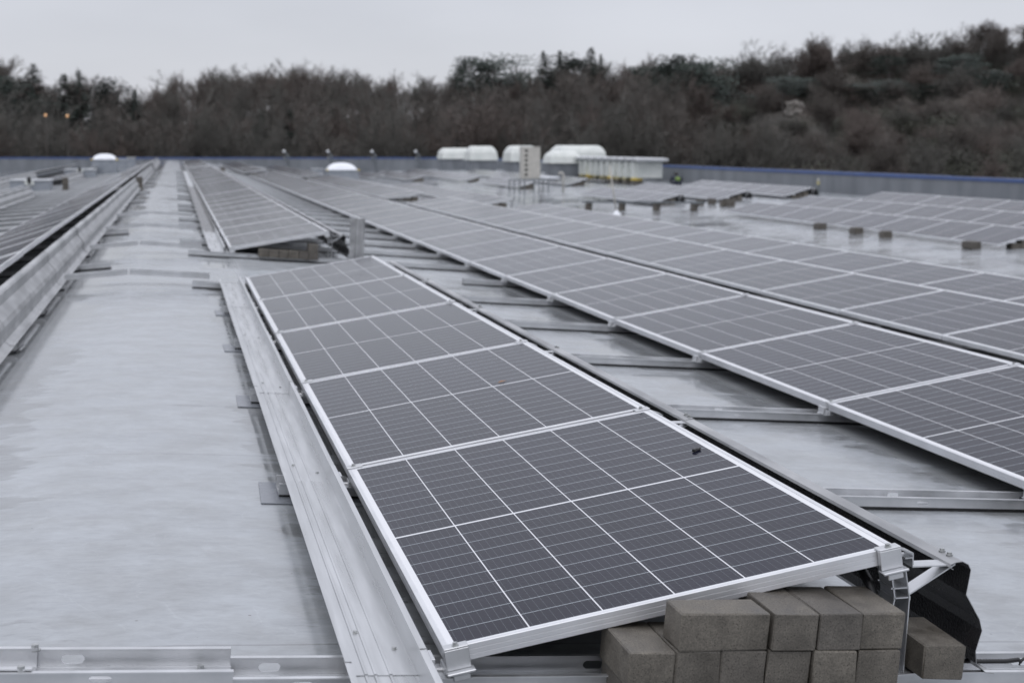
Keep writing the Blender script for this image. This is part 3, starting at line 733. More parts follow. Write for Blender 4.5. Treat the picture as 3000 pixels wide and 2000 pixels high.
# ------------------------------------------------------------------ concrete pavers
def paver(x, y, z, lx, ly, lz, lab, grp='grey concrete pavers by the nearest panel', rz=0.0, nm='concrete_paver'):
    m_ = MB(); m_.cbox(-lx/2, lx/2, -ly/2, ly/2, 0, lz, .0030, 0, None, .0016)
    o = m_.obj(nm, 'concrete'); o.location = (x, y, z); o.rotation_euler = (0, atan(RS) if z < .2 else 0, rz)
    return tag(o, lab, 'paver', grp)
BW, BL, BH = .1, .2, .0805
lay = lambda n_, x: zr(x)-.008+n_*(BH+.001)
YF = -.155
for i in range(6):
    x = .405+i*.1028
    paver(x, YF+BL/2+random.uniform(-.004, .004), lay(0, x), BW, BL, BH, f'{ORD[i]} grey concrete paver from the left in the bottom layer of the near stack')
    paver(x+random.uniform(-.001, .001), YF+BL/2+random.uniform(-.006, .006)+(.004 if i else -.004), lay(1, x), BW, BL, BH, f'{ORD[i]} grey concrete paver from the left in the middle layer of the near stack')
paver(.566, YF+.052, lay(2, .566), BL, BW, BH, 'grey concrete paver turned lengthwise on top of the near stack', rz=.03)
for i in range(3):
    x = .724+i*.1035
    paver(x, YF+BL/2+.004*i, lay(2, x), BW, BL, BH, f'{ORD[i]} grey concrete paver right of the turned one in the top layer', rz=random.uniform(-.015, .01))
paver(1.124, -.075+BL/2, zr(1.124)+.058, BW, BL, BH, 'grey concrete paver standing by itself right of the extruded leg under the black deflector', rz=-.03)
# stack under the second run
yb = 7*P
for i in range(5):
    x = .345+i*.103
    paver(x, yb-.02, lay(0, x)+.045, BW, BL, BH, f'{ORD[i]} small grey paver from the left under the front edge of the row behind', 'pavers under the row behind')
paver(.345+.515, yb-.02, lay(0, .86)+.045, BW, BL, BH, 'lower of the two stacked pavers by the white leg of the row behind', 'pavers under the row behind')
paver(.345+.515, yb-.02, lay(1, .86)+.045, BW, BL, BH, 'upper of the two stacked pavers by the white leg of the row behind', 'pavers under the row behind')

# ------------------------------------------------------------------ small things near the camera
z, tl = row_geom(0)
p, tl = panel_pt('B', .985, 1.12, .0)
m_ = MB(); m_.cbox(-.015, .015, -.006, .006, -.001, .0055, .0015, 0, None, .001); m_.cbox(-.012, .002, -.005, .005, .0057, .0072, .0005)
o = m_.obj('rubber_block', 'black'); o.location = p; o.rotation_euler = (0, -tl, .5); tag(o, 'tiny black rubber block lying on the nearest solar panel', 'block')
p, tl = panel_pt('B', .74, 2.70, .0)
m_ = MB(); m_.add([(-.02, 0, .001), (0, -.008, .004), (.022, 0, .002), (0, .008, .005), (-.02, 0, .0005), (0, -.008, .0035), (.022, 0, .0015), (0, .008, .0045)],
                  [(0, 1, 2, 3), (7, 6, 5, 4), (0, 4, 5, 1), (1, 5, 6, 2), (2, 6, 7, 3), (3, 7, 4, 0)])
o = m_.obj('dead_leaf', 'leaf_brown'); o.location = p; o.rotation_euler = (0, -tl, .3); tag(o, 'small brown leaf stuck on the second solar panel', 'leaf')
def conduit(pts, r, name, label):
    # ribbed hose
    c_ = [Vector(q) for q in pts]; out_ = []
    for i in range(len(c_)-1):
        n = max(2, int((c_[i+1]-c_[i]).length/.004))
        for k in range(n): out_.append(c_[i].lerp(c_[i+1], k/n))
    m_ = MB(); m_.tube(out_, [r*(1.0 if i % 2 else .82) for i in range(len(out_))], 8); return tag(m_.obj(name, 'black', None, True), label, 'hose')
conduit([(1.000, .10, .085), (1.0, .05, .06), (1.006, .03, .02), (1.006, .03, -.06), (1.0, .05, -.13)], .013, 'ribbed_conduit', 'black ribbed hose hanging behind the extruded leg under the nearest panel')
conduit([(1.40, .06, zr(1.4)+.055), (1.36, .05, zr(1.36)+.055), (1.30, .05, zr(1.3)+.055), (1.24, .055, zr(1.24)+.055)], .006, 'ribbed_conduit', 'short black ribbed hose lying in the rail right of the deflector end')
m_ = MB(); m_.tube([(1.405+.02*cos(a), .035+.0*a, zr(1.4)+.05+.018*sin(a)) for a in [i*.3 for i in range(-4, 11)]], .0035, 6)
tag(m_.obj('black_cable', 'black', None, True), 'black cable loop over the rail in the bottom right corner', 'cable')
# upright folded sheet standing behind the first run
t_ = thing('steel_upright', 'upright galvanised folded steel strip standing behind the foreground row', 'post', (1.12, 10.72, zr(1.12)+.045), (0, .05, .2))
m_ = MB(); m_.sheet([(-.072, .02), (-.07, .0), (-.025, .0), (-.018, -.012), (.012, -.012), (.02, .0), (.06, .0), (.072, .012)], (0, 0, 0), (0, 0, .52), (1, 0, 0), (0, 1, 0), .003)
m_.obj('strip', 'galv', t_); m_ = MB(); m_.box(-.06, .06, -.03, .05, -.003, -.0005); m_.obj('foot_plate', 'alu', t_)

# ------------------------------------------------------------------ far roof equipment
def at(px, py, y):                        # point on the pixel's ray at depth coordinate y
    d = FWD+RGT*((px-1500)/F_PX)-UP*((py-1000)/F_PX); return CAM+d*((y-CAM.y)/d.y)
def dome(name, label, c, wid, curb_h, grp):
    t_ = thing(name, label, 'skylight', c, (0, 0, 0), grp); h = wid/2
    m_ = MB(); m_.cbox(-h, h, -h, h, -.4, curb_h, .02); m_.cbox(-h-.03, h+.03, -h-.03, h+.03, curb_h+.002, curb_h+.06, .015); m_.obj('curb', 'curb', t_)
    n = 14; m_ = MB(); vs = []; fs = []
    for j in range(n+1):
        for i in range(n+1):
            u, v = i/n*2-1, j/n*2-1
            vs.append((u*h*.96, v*h*.96, curb_h+.062+h*.46*((1-abs(u)**2.4)*(1-abs(v)**2.4))**.55))
    for j in range(n):
        for i in range(n): a = j*(n+1)+i; fs.append((a, a+1, a+n+2, a+n+1))
    m_.add(vs, fs); m_.obj('dome', 'dome', t_, True)
    for sx_ in (-1, 1):
        m_ = MB(); m_.cbox(sx_*h-.05, sx_*h+.05, -h-.05, -h+.05, curb_h+.02, curb_h+.10, .01); m_.obj('clip', 'yellow', t_)
    return t_
p = at(1000, 510, 78); dome('skylight_dome', 'white domed skylight with yellow corner clips in the middle distance right of centre-left lamps', (p.x, 78, zr(p.x)), 1.72, .42, 'skylight domes')
p = at(308, 490, 72); dome('skylight_dome', 'white domed skylight with yellow clips at the left under the far parapet', (p.x, 72, zr(p.x)), 1.2, .58, 'skylight domes')
def curb(label, px0, px1, pyb, pyt, y, dpt, handle=True):
    a, b_ = at(px0, pyb, y), at(px1, pyb, y); zt_ = at(px0, pyt, y).z
    t_ = thing('skylight_curb', label, 'skylight curb', ((a.x+b_.x)/2, y, 0), (0, 0, 0), 'grey skylight curbs without domes'); hw = (b_.x-a.x)/2
    zb = min(zr(a.x), zr(b_.x))-.05
    m_ = MB(); m_.cbox(-hw, hw, 0, dpt, zb, zt_-.05, .015); m_.obj('curb', 'curb', t_)
    m_ = MB(); m_.cbox(-hw-.03, hw+.03, -.03, dpt+.03, zt_-.048, zt_, .012); m_.obj('lid', 'curb_lid', t_)
    if handle:
        m_ = MB(); m_.cbox(-.13, .13, -.05, -.001, zt_-.16, zt_-.02, .008); m_.obj('bracket', 'white_plastic', t_)
        m_ = MB(); m_.lathe([(.02, zt_-.12), (.05, zt_-.06), (.06, zt_+.02), (.03, zt_+.09), (.0, zt_+.1)], (0, -.09, 0), 10); m_.obj('latch', 'hole', t_)
    return t_
curb('large grey skylight curb with black latch at the left edge', 30, 145, 572, 527, 41.5, 1.3)
curb('grey skylight curb with latch between the left edge and the left dome', 190, 280, 532, 496, 57, 1.3)
curb('small grey box skylight right of the left dome, nearer of two', 346, 372, 490, 466, 84, 1.2, False)
curb('small grey box skylight right of the left dome, farther of two', 373, 396, 484, 461, 92, 1.2, False)
curb('small grey roof box just left of the middle white dome', 915, 948, 522, 494, 80, .9, False)
# dark posts / paver columns in the aisles
def dark_post(label, px, pyb, pyt, y, wd=.16):
    a = at(px, pyb, y); zt_ = at(px, pyt, y).z; zb = zr(a.x)
    t_ = thing('paver_column', label, 'paver stack', (a.x, y, zb), (0, 0, .1), 'dark paver columns in the aisles')
    n = max(2, int((zt_-zb)/.09)); hh = (zt_-zb)/n
    for i in range(n):
        m_ = MB(); m_.cbox(-wd/2+.008*(i % 2), wd/2, -.1, .1, i*hh+.001, (i+1)*hh-.001, .006, 0, None, .002); m_.obj('paver', 'concrete', t_)
dark_post('dark paver column beside the large grey skylight curb', 192, 556, 520, 40.5, .17)
dark_post('dark paver column at the end of the first left deflector', 408, 546, 518, 36.4, .17)
dark_post('small dark paver column farther along the left row', 438, 514, 494, 63, .2)
dark_post('small dark paver column by the far end of the long row', 652, 505, 491, 63.5, .2)
# gooseneck vents on the back parapet
vp = None
for i, px in enumerate((840, 968, 1097, 1225)):
    a = at(px, 470, Y_BACK-.6)
    lab = f'{ORD[i]} grey bent vent pipe from the left in front of the far parapet'
    if vp is None:
        vp = thing('vent_pipe', lab, 'vent pipe', (a.x, Y_BACK-.6, -.75), (0, 0, 0), 'bent vent pipes at the far parapet')
        m_ = MB(); m_.tube([(.12, 0, -.6), (.12, 0, .95), (.08, 0, 1.1), (-.12, 0, 1.32), (-.20, 0, 1.40)], .055, 8); m_.obj('pipe', 'grey_metal', vp, True)
        m_ = MB(); m_.tube([(-.14, 0, 1.30), (-.24, 0, 1.47)], .12, 10); m_.obj('head', 'alu', vp, True)
        m_ = MB(); m_.tube([(.12, -.05, .70), (-.12, -.08, .80), (-.16, -.08, .92)], .06, 8); m_.lathe([(.0, .82), (.09, .85), (.09, .98), (.0, 1.02)], (-.16, -.08, 0), 8); m_.obj('side_outlet', 'grey_metal', vp, True)
    else: dup(vp, (a.x, Y_BACK-.6, -.75), lab)
# white roof hoods
def hood(label, x, y, wx, wy, zb, zt_):
    t_ = thing('roof_hood', label, 'roof ventilator', (x, y, 0), (0, 0, 0), 'white roof ventilator hoods')
    m_ = MB(); m_.cbox(-wx/2+.12, wx/2-.12, -wy/2+.12, wy/2-.12, zr(x)-.1, zb-.002, .02); m_.obj('plinth', 'wall', t_)
    H = zt_-zb; lev = [(0, 0), (.0, .04*H), (.06, .55*H), (.17, .80*H), (.33, .97*H), (.42, H)]
    m_ = MB(); vs = []
    for ins, z_ in lev:
        r = .09+ins*.2
        for cx, cy, a0 in ((1, 1, 0), (-1, 1, 90), (-1, -1, 180), (1, -1, 270)):
            for k in range(5):
                an = radians(a0+k*22.5); vs.append((cx*(wx/2-ins-r)+r*cos(an), cy*(wy/2-ins-r)+r*sin(an), zb+z_))
    n = 20; fs = [(i*n+k, i*n+(k+1) % n, (i+1)*n+(k+1) % n, (i+1)*n+k) for i in range(len(lev)-1) for k in range(n)]
    fs += [tuple(range(n))[::-1], tuple((len(lev)-1)*n+k for k in range(n))]; m_.add(vs, fs); m_.obj('hood', 'white_plastic', t_)
    bm = None
    return t_
def hood_px(label, pl, pr, y, wy, pb, pt):
    a, b_ = at(pl, pb, y), at(pr, pb, y); zt_ = at(pl, pt, y).z
    wx = b_.x-a.x; hood(label, (a.x+b_.x)/2, y+wy/2, wx, wy, a.z, zt_)
hood_px('leftmost white rounded roof hood, farthest back', 1296, 1385, 103, 2.4, 466, 434)
hood_px('white rounded roof hood, second from the left and overlapping the first', 1378, 1460, 92, 2.4, 470, 428)
hood_px('white rounded roof hood partly hidden behind the beige heat pump', 1496, 1582, 82, 2.4, 474, 427)
hood_px('lower front white roof hood just right of the beige heat pump', 1614, 1706, 70, 1.9, 479, 442)
hood_px('largest white roof hood at the right, behind the lower one', 1640, 1779, 73, 2.6, 470, 426)
# heat pump on a steel stand
a, b_ = at(1529, 524, 57.6), at(1583, 524, 57.6); zt_ = at(1529, 430, 57.6).z; zb = a.z; wx = b_.x-a.x; hx = (a.x+b_.x)/2
t_ = thing('heat_pump', 'tall beige outdoor heat pump with a column of dark openings', 'heat pump', (hx, 57.6, 0))
m_ = MB(); m_.cbox(-wx/2, wx/2, 0, .45, zb, zt_-.032, .012); m_.obj('casing', 'beige', t_)
m_ = MB(); m_.cbox(-wx/2-.012, wx/2+.012, -.012, .46, zt_-.03, zt_, .008); m_.obj('top_cover', 'beige', t_)
for i in range(6):
    z_ = zt_-.17-i*.203; m_ = MB(); m_.cbox(-wx/2+.13, -wx/2+.25, -.012, -.001, z_-.05, z_+.05, .004); m_.obj('opening', 'hole', t_)
x0 = at(1512, 550, 57).x-hx; x1 = at(1612, 550, 57).x-hx
t2 = thing('steel_stand', 'grey tubular steel stand carrying the beige heat pump', 'stand', (hx, 57.6, 0)); zf = zr(hx)
m_ = MB()
for y_ in (-.25, .65): m_.tube([(x0, y_, zb-.04), (x1, y_, zb-.04)], .03, 6)
for x_ in (x0, x0+.45, x1-.4, x1): m_.tube([(x_, -.22, zb-.04), (x_, .62, zb-.04)], .025, 6)
m_.obj('top_frame', 'grey_metal', t2)
for x_ in (x0, x0+.45, x1-.4, x1):
    for y_ in (-.25, .65): m_ = MB(); m_.tube([(x_, y_, zb-.072), (x_, y_, zf+.01)], .028, 6); m_.lathe([(.08, zf), (.08, zf+.02)], (x_, y_, 0), 8); m_.obj('leg', 'grey_metal', t2)
m_ = MB(); a = at(1582, 519, 57.3); b_ = at(1638, 521, 57.3); m_.tube([a, b_], .05, 10); tag(m_.obj('white_pipe', 'dome', None, True), 'short white pipe running right from the foot of the heat pump', 'pipe')
a = at(1650, 575, 57); zt_ = at(1650, 506, 57).z
m_ = MB(); zz = zr(a.x); m_.tube([(a.x, 57, zz), (a.x, 57, zt_-.1), (a.x-.03, 57, zt_-.02), (a.x-.12, 57, zt_), (a.x-.20, 57, zt_-.04), (a.x-.22, 57, zt_-.14)], .045, 8)
tag(m_.obj('hooked_pipe', 'beige', None, True), 'thin hooked vent pipe just right of the heat pump', 'vent pipe')
# long white rooflight box with segmented metal top
XL0, XL1, YL0, YL1 = 19.95, 21.15, 60.2, 75.5
zb_, zt_ = -.36, .36
t_ = thing('rooflight_box', 'long white ribbed rooflight box with grey segmented top near the right parapet', 'rooflight', (0, 0, 0))
m_ = MB(); m_.box(XL0, XL1, YL0, YL1, zb_, zt_)
for i in range(16):
    y_ = YL0+.25+i*(YL1-YL0-.5)/15; m_.box(XL0-.16, XL0-.0005, y_-.09, y_+.09, zb_, zt_-.02)
for i in range(3): m_.box(XL0+.1+i*.5, XL0+.16+i*.5, YL0-.03, YL0-.0005, zb_, zt_-.02)
m_.obj('wall', 'white_plastic', t_)
n = 13
for i in range(n):
    y0_ = YL0-.55+i*(YL1-YL0+.7)/n; y1_ = YL0-.55+(i+1)*(YL1-YL0+.7)/n-.12
    m_ = MB(); m_.cbox(XL0-.22, XL1+.10, 0, y1_-y0_-.30, 0, .12, .01, 0, Matrix.Translation((0, y0_, zt_+.035)) @ Matrix.Rotation(.045, 4, 'X')); m_.obj('top_panel', 'alu', t_)
m_ = MB(); m_.box(XL0-.12, XL1+.08, YL0-.3, YL1+.1, zt_+.002, zt_+.028); m_.obj('top_rail', 'grey_metal', t_)
for i in range(11):
    y_ = YL0+.3+i*1.25; xx = XL0-.02
    t3 = thing('base_block', f'{ORD[i]} small yellow-tipped support block from the right under the long white rooflight box', 'block', (xx, y_, zr(xx)), (0, 0, 0), 'support blocks under the rooflight box')
    m_ = MB(); m_.cbox(-.12, .3, -.28, .28, 0, .20, .01); m_.obj('block', 'concrete', t3)
    m_ = MB(); m_.cbox(-.13, .29, -.22, .22, .202, -.362-zr(xx), .01); m_.obj('cap', 'tape_dull' if i % 3 else 'yellow', t3)
# thin leaning pole with white conical base
a = at(1806, 626, 38.8); b_ = at(1786, 486, 38.8)
t_ = thing('thin_pole', 'thin pale leaning pole with a white conical base', 'pole', (a.x, 38.8, zr(a.x)))
m_ = MB(); m_.tube([(0, 0, .06), (b_.x-a.x, 0, b_.z-zr(a.x))], .028, 8, 0, .022); m_.obj('pole', 'beige', t_, True)
m_ = MB(); m_.lathe([(.15, 0), (.13, .03), (.06, .11), (.045, .15)], (0, 0, 0), 14); m_.obj('base', 'dome', t_, True)
# cable tray on paver feet
t_ = thing('cable_tray', 'grey metal cable tray laid on paver feet behind the rows at the right', 'cable tray', (0, 0, 0))
q0, q1 = at(1710, 590, 42.4), at(2062, 605, 38.4); q0.z, q1.z = zr(q0.x)+.24, zr(q1.x)+.24
dr = (q1-q0).normalized(); m_ = MB(); m_.sheet([(-.1, .055), (-.1, 0), (.1, 0), (.1, .055)], q0, q1, Vector((-dr.y, dr.x, 0)), (0, 0, 1), .004); m_.obj('tray', 'grey_metal', t_)
for i, f in enumerate((.04, .33, .62, .92)):
    q = q0.lerp(q1, f); paver(q.x, q.y-.02, zr(q.x), .2, .16, .115, f'{ORD[i]} lower paver foot from the left under the cable tray', 'paver feet under the cable tray')
    o = paver(q.x+.01, q.y-.02, zr(q.x)+.118, .19, .16, .115, f'{ORD[i]} upper paver foot from the left under the cable tray', 'paver feet under the cable tray', .05)
for i, (px, py, y) in enumerate(((2050, 592, 41.5), (2085, 588, 41.8), (2120, 604, 40.3), (2140, 610, 40.0))):
    a = at(px, py, y); paver(a.x, y, zr(a.x), .22, .2, .2, f'{ORD[i]} dark loose paver from the left near the right end of the cable tray', 'loose pavers by the cable tray')
# pavers along the front of the right-hand rows
for i, (px, py, sx_) in enumerate(((2390, 668, .3), (2493, 683, .3), (2622, 690, .22), (2860, 728, .36))):
    y = (29.2, 27.3, 25.9, 22.4)[i]; xx = 14.50
    m_ = MB(); m_.cbox(-.11, .11, -sx_/2, sx_/2, 0, .11, .006, 0, None, .003); m_.cbox(-.10, .11, -sx_/2+.01, sx_/2-.01, .112, .15, .005)
    o = m_.obj('concrete_paver', 'concrete'); o.location = (xx, y, zr(xx)); tag(o, f'{ORD[i]} concrete ballast paver from the left in front of the far-right rows', 'paver', 'ballast in front of the far-right rows')
# pavers under near ends of mid rows (dark stacks that fill the wedge)
for row, y0, nm in (('G', 42.7, 'front row by the thin pole'), ('H', 42.9, 'second row by the thin pole'), ('I', 42.9, 'third row by the thin pole'),
                    ('G', 62.2, 'far row right behind the heat pump'), ('G', 74.6, 'farther row beyond the heat pump'), ('V', 45*P, 'far row along the valley'), ('H', 62.2, 'far row right of the heat pump'), ('I', 64.2, 'far row under the rooflight'), ('D', 21*P, 'row starting left of the heat pump'),
                    ('E', 21*P, 'row starting before the heat pump'), ('G', 21.8, 'nearest far-right row'), ('C', 37*P, 'far row by the aisle post'), ('D', 37*P, 'far row left of the white dome')):
    x = ROWS[row]; z, tl = row_geom(x)
    for j in range(3):
        xx = x+.42+j*.2; hh = z+(xx-x)*math.tan(tl)-.10-zr(xx)
        m_ = MB(); m_.cbox(-.095, .095, -.1, .1, 0, hh*.5-.001, .006); m_.cbox(-.09, .095, -.1, .1, hh*.5+.001, hh, .006)
        o = m_.obj('paver_stack', 'concrete'); o.location = (xx, y0+.14, zr(xx)+.001); tag(o, f'{("shorter", "middle", "taller")[j]} ballast stack under the near end of the {nm}', 'paver stack', 'ballast stacks under row ends')
    t_ = thing('support_leg', f'aluminium leg at the near end of the {nm}', 'support', (x, y0, z), (0, -(tl-row_geom(0)[1]), 0), 'support legs at far row ends')
    for nm2, me in zip(('leg', 'strut', 'arm'), LG): part(nm2, me, t_)
# marker post with yellow tape by the right parapet
a = at(2396, 572, 43.5); t_ = thing('marker_post', 'slim grey post with yellow tape before the right parapet', 'post', (a.x, 43.5, zr(a.x)))
m_ = MB(); m_.tube([(0, 0, 0), (0, 0, .53)], .055, 8); m_.tube([(0, 0, .605), (0, 0, .62)], .055, 8); m_.obj('post', 'grey_metal', t_)
m_ = MB(); m_.tube([(0, 0, .40), (0, 0, .515)], .058, 8); m_.obj('tape', 'tape_dull', t_)
m_ = MB(); m_.tube([(0, 0, .52), (0, 0, .61)], .05, 8); m_.obj('cap', 'beige', t_)

# ------------------------------------------------------------------ crouching worker behind the rows at the right
def person():
    a = at(1986, 520, 55.5); g = zr(a.x)-.0
    t_ = thing('person', 'worker with dark hair and hi-vis vest crouching by the end of the rooflight box', 'person', (a.x, 55.5, g), (0, 0, radians(82)))
    def skin(name, verts, edges, radii, mat):
        me = bpy.data.meshes.new(name); me.from_pydata(verts, edges, []); o = bpy.data.objects.new(name, me); COL.objects.link(o); o.parent = t_
        me.materials.append(M[mat]); md = o.modifiers.new('s', 'SKIN'); md.use_smooth_shade = True
        for i, r in enumerate(radii): me.skin_vertices[0].data[i].radius = (r, r)
        me.skin_vertices[0].data[0].use_root = True
        sd = o.modifiers.new('d', 'SUBSURF'); sd.levels = 1; sd.render_levels = 1; return o
    # body: pelvis, spine, neck, head, arms, legs (x forward)
    V_ = [(0, 0, .20), (.08, 0, .33), (.20, 0, .42), (.28, 0, .45), (.33, 0, .47), (.40, 0, .50), (.44, 0, .55),
          (.24, .19, .42), (.36, .24, .28), (.52, .16, .16), (.60, .14, .11), (.24, -.19, .42), (.36, -.24, .28), (.52, -.16, .16), (.60, -.14, .11),
          (.02, .10, .18), (.36, .16, .12), (-.04, .13, .06), (-.14, .13, .02), (.02, -.10, .18), (.36, -.16, .12), (-.04, -.13, .06), (-.14, -.13, .02)]
    E_ = [(0, 1), (1, 2), (2, 3), (3, 4), (4, 5), (5, 6), (2, 7), (7, 8), (8, 9), (9, 10), (2, 11), (11, 12), (12, 13), (13, 14), (0, 15), (15, 16), (16, 17), (17, 18), (0, 19), (19, 20), (20, 21), (21, 22)]
    R_ = [.15, .15, .16, .09, .06, .085, .085, .07, .05, .042, .035, .07, .05, .042, .035, .10, .075, .06, .05, .10, .075, .06, .05]
    body = skin('body', V_, E_, R_, 'trouser')
    skin('vest', [(.01, 0, .23), (.08, 0, .32), (.17, 0, .385)], [(0, 1), (1, 2)], [.165, .168, .168], 'hivis')
    m_ = MB(); vs = []; n = 10
    c0 = Vector((.425, 0, .545))
    for i in range(n+1):
        for k in range(14):
            th, ph = pi*i/n*.62, 2*pi*k/14; vs.append(c0+Vector((-.022+.105*sin(th)*cos(ph), .098*sin(th)*sin(ph), .118*cos(th))))
    fs = [(i*14+k, i*14+(k+1) % 14, (i+1)*14+(k+1) % 14, (i+1)*14+k) for i in range(n) for k in range(14)]
    m_.add(vs, fs); m_.obj('hair', 'hair', t_, True)
person()

# ------------------------------------------------------------------ wooded hill behind
SKY = [(-700, 190), (0, 172), (30, 215), (70, 240), (115, 200), (150, 262), (190, 250), (215, 225), (250, 218), (290, 240), (345, 240), (372, 278), (420, 264), (460, 255), (520, 225), (570, 215),
       (640, 204), (700, 208), (760, 188), (820, 184), (870, 192), (930, 210), (1000, 206), (1060, 202), (1110, 235), (1170, 220), (1250, 228), (1340, 218), (1400, 205), (1500, 195), (1600, 190),
       (1700, 178), (1800, 172), (1930, 170), (2000, 175), (2090, 198), (2150, 172), (2200, 158), (2250, 134), (2330, 128), (2390, 118), (2420, 128), (2500, 128), (2600, 122), (2700, 92), (2800, 92),
       (2860, 76), (2930, 72), (3000, 76), (3700, 30)]
def sky_at(px):
    for (a, ya), (b_, yb_) in zip(SKY, SKY[1:]):
        if a <= px <= b_: return ya+(yb_-ya)*(px-a)/(b_-a)
    return 180
HOR = 432.0
ztop = lambda py, d: 1.05+(HOR-py)*d/F_PX
FH = Vector((sin(YAW), cos(YAW), 0)); RH_ = Vector((cos(YAW), -sin(YAW), 0))
def smooth_sky(px): return sum(sky_at(px+d) for d in (-160, -80, 0, 80, 160))/5
DC = 245.0
def hill_z(px, d):
    s = HOR-smooth_sky(px); zc = 1.05+s*DC/F_PX-(9.0 if px < 1900 else 11.5-4.5*min(1, (px-1950)/350))
    f = min(1, max(0, (d-138)/(DC-138))); f = f*f*(3-2*f) if px < 1700 else f**.8
    return -9+(zc+9)*f + 1.0*sin(px*.011+d*.13)*f
def polar(px, d): return CAM.xy.to_3d()*1.0+FH*d+RH_*((px-1500)/F_PX*d)
mb = MB(); pxs = list(range(-900, 3900+1, 60)); ds = [120, 132, 138, 145, 153, 162, 172, 183, 195, 208, 221, 234, 246, 262, 300, 420]
for d in ds:
    for px in pxs:
        p = polar(px, d); mb.v.append((p.x, p.y, hill_z(px, d) if d > 130 else -9.2))
n = len(pxs)
for j in range(len(ds)-1):
    for i in range(n-1): a = j*n+i; mb.f.append((a, a+1, a+n+1, a+n)); mb.m.append(0)
tag(mb.obj('wooded_hillside', 'hill', None, True), 'dark wooded hillside behind the building', 'hill', kind='structure')

# rock outcrops
ROCKS = []
for i, (px, py, wd, ht, lab) in enumerate(((2690, 225, 8.5, 3.0, 'largest pale grey rock face high on the right-hand hill'), (2460, 262, 4.5, 1.6, 'pale rock patch on the middle of the right-hand hill'),
                                           (2885, 245, 4.2, 1.2, 'long low rock ledge near the right edge of the hill'), (2830, 285, 3.6, 1.0, 'small rock ledge below the long one at the right'), (2320, 335, 3.2, .9, 'lowest small pale rock on the hill left of the others'))):
    # walk up the hill until the pixel's ray meets it
    for d in range(140, 250):
        if hill_z(px, d) > ztop(py, d): break
    ROCKS.append((px, d, wd)); r = random.Random(40+i); m_ = MB(); n = 9; vs = []
    for j in range(n+1):
        for k in range(n*2):
            th, ph = pi*j/n, pi*k/n; q = 1+r.uniform(-.28, .28); vs.append((wd/2*sin(th)*cos(ph)*q, 2.6*sin(th)*sin(ph)*q, ht*cos(th)*q))
    fs = [(j*2*n+k, j*2*n+(k+1) % (2*n), (j+1)*2*n+(k+1) % (2*n), (j+1)*2*n+k) for j in range(n) for k in range(2*n)]
    m_.add(vs, fs); o = m_.obj('rock_outcrop', 'rock'); p = polar(px, d-.5); o.location = (p.x, p.y, hill_z(px, d)+.2); o.rotation_euler = (.5, -.22, -YAW); tag(o, lab, 'rock', 'rock outcrops on the hill')
def hides_rock(px, d): return any(abs(px-a) < 4225*w_/d/2*.8+10 and b_-13 < d < b_+4 for a, b_, w_ in ROCKS)
rnd = random.Random(5)
def bare_tree(h, seed, twigmat, spread=1.0):
    r = random.Random(seed); trunk = MB(); crown = MB()
    def blade(p, d, ln, w_):
        s_ = d.cross(Vector((r.uniform(-1, 1), r.uniform(-1, 1), r.uniform(-1, 1)))).normalized()*w_
        crown.add([p-s_, p+s_, p+d*ln], [(0, 1, 2)])
    def grow(p, d, ln, rad, lev):
        pts = [p]; dd = d.copy(); nseg = 3 if lev < 3 else 2
        for i in range(nseg):
            dd = (dd+Vector((r.gauss(0, .16), r.gauss(0, .16), r.gauss(.16, .1)))).normalized(); pts.append(pts[-1]+dd*ln/nseg)
        tgt = trunk if lev < 2 else crown
        tgt.tube(pts, rad, 5 if lev < 2 else 3, 0, rad*.6, False)
        if lev >= 2:
            for i in range(20 if lev == 4 else (12 if lev == 3 else 6)):
                q = pts[0].lerp(pts[-1], r.uniform(.2, 1)); e = (dd+Vector((r.gauss(0, .8), r.gauss(0, .8), r.gauss(.2, .6)))).normalized(); blade(q, e, r.uniform(.45, 1.15)*h/16, .016*h/16)
        if lev == 4: return
        nch = (7, 5, 4, 3)[lev]
        for i in range(nch):
            f = 1.0 if i == 0 else r.uniform((.30, .25, .3, .3)[lev], 1.0); q = pts[-1] if f > .95 else pts[min(nseg-1, int(f*nseg))].lerp(pts[min(nseg, int(f*nseg)+1)], f*nseg % 1)
            an = r.uniform(0, 2*pi); sp_ = (r.uniform(.5, .95) if i else .22)*spread
            side = dd.orthogonal().normalized(); side.rotate(Quaternion(dd, an)); e = (dd+side*sp_).normalized()
            grow(q, e, ln*r.uniform(.60, .82)*(1.25 if lev == 0 and i == 0 else 1), rad*.55, lev+1)
    grow(Vector((0, 0, 0)), Vector((r.gauss(0, .04), r.gauss(0, .04), 1)).normalized(), h*.30, h*.013, 0)
    top = max(v[2] for v in crown.v); k = h/top
    for m_ in (trunk, crown): m_.v = [(x*k, y*k, z*k) for x, y, z in m_.v]
    return trunk.mesh('trunk', 'bark'), crown.mesh('crown', twigmat)
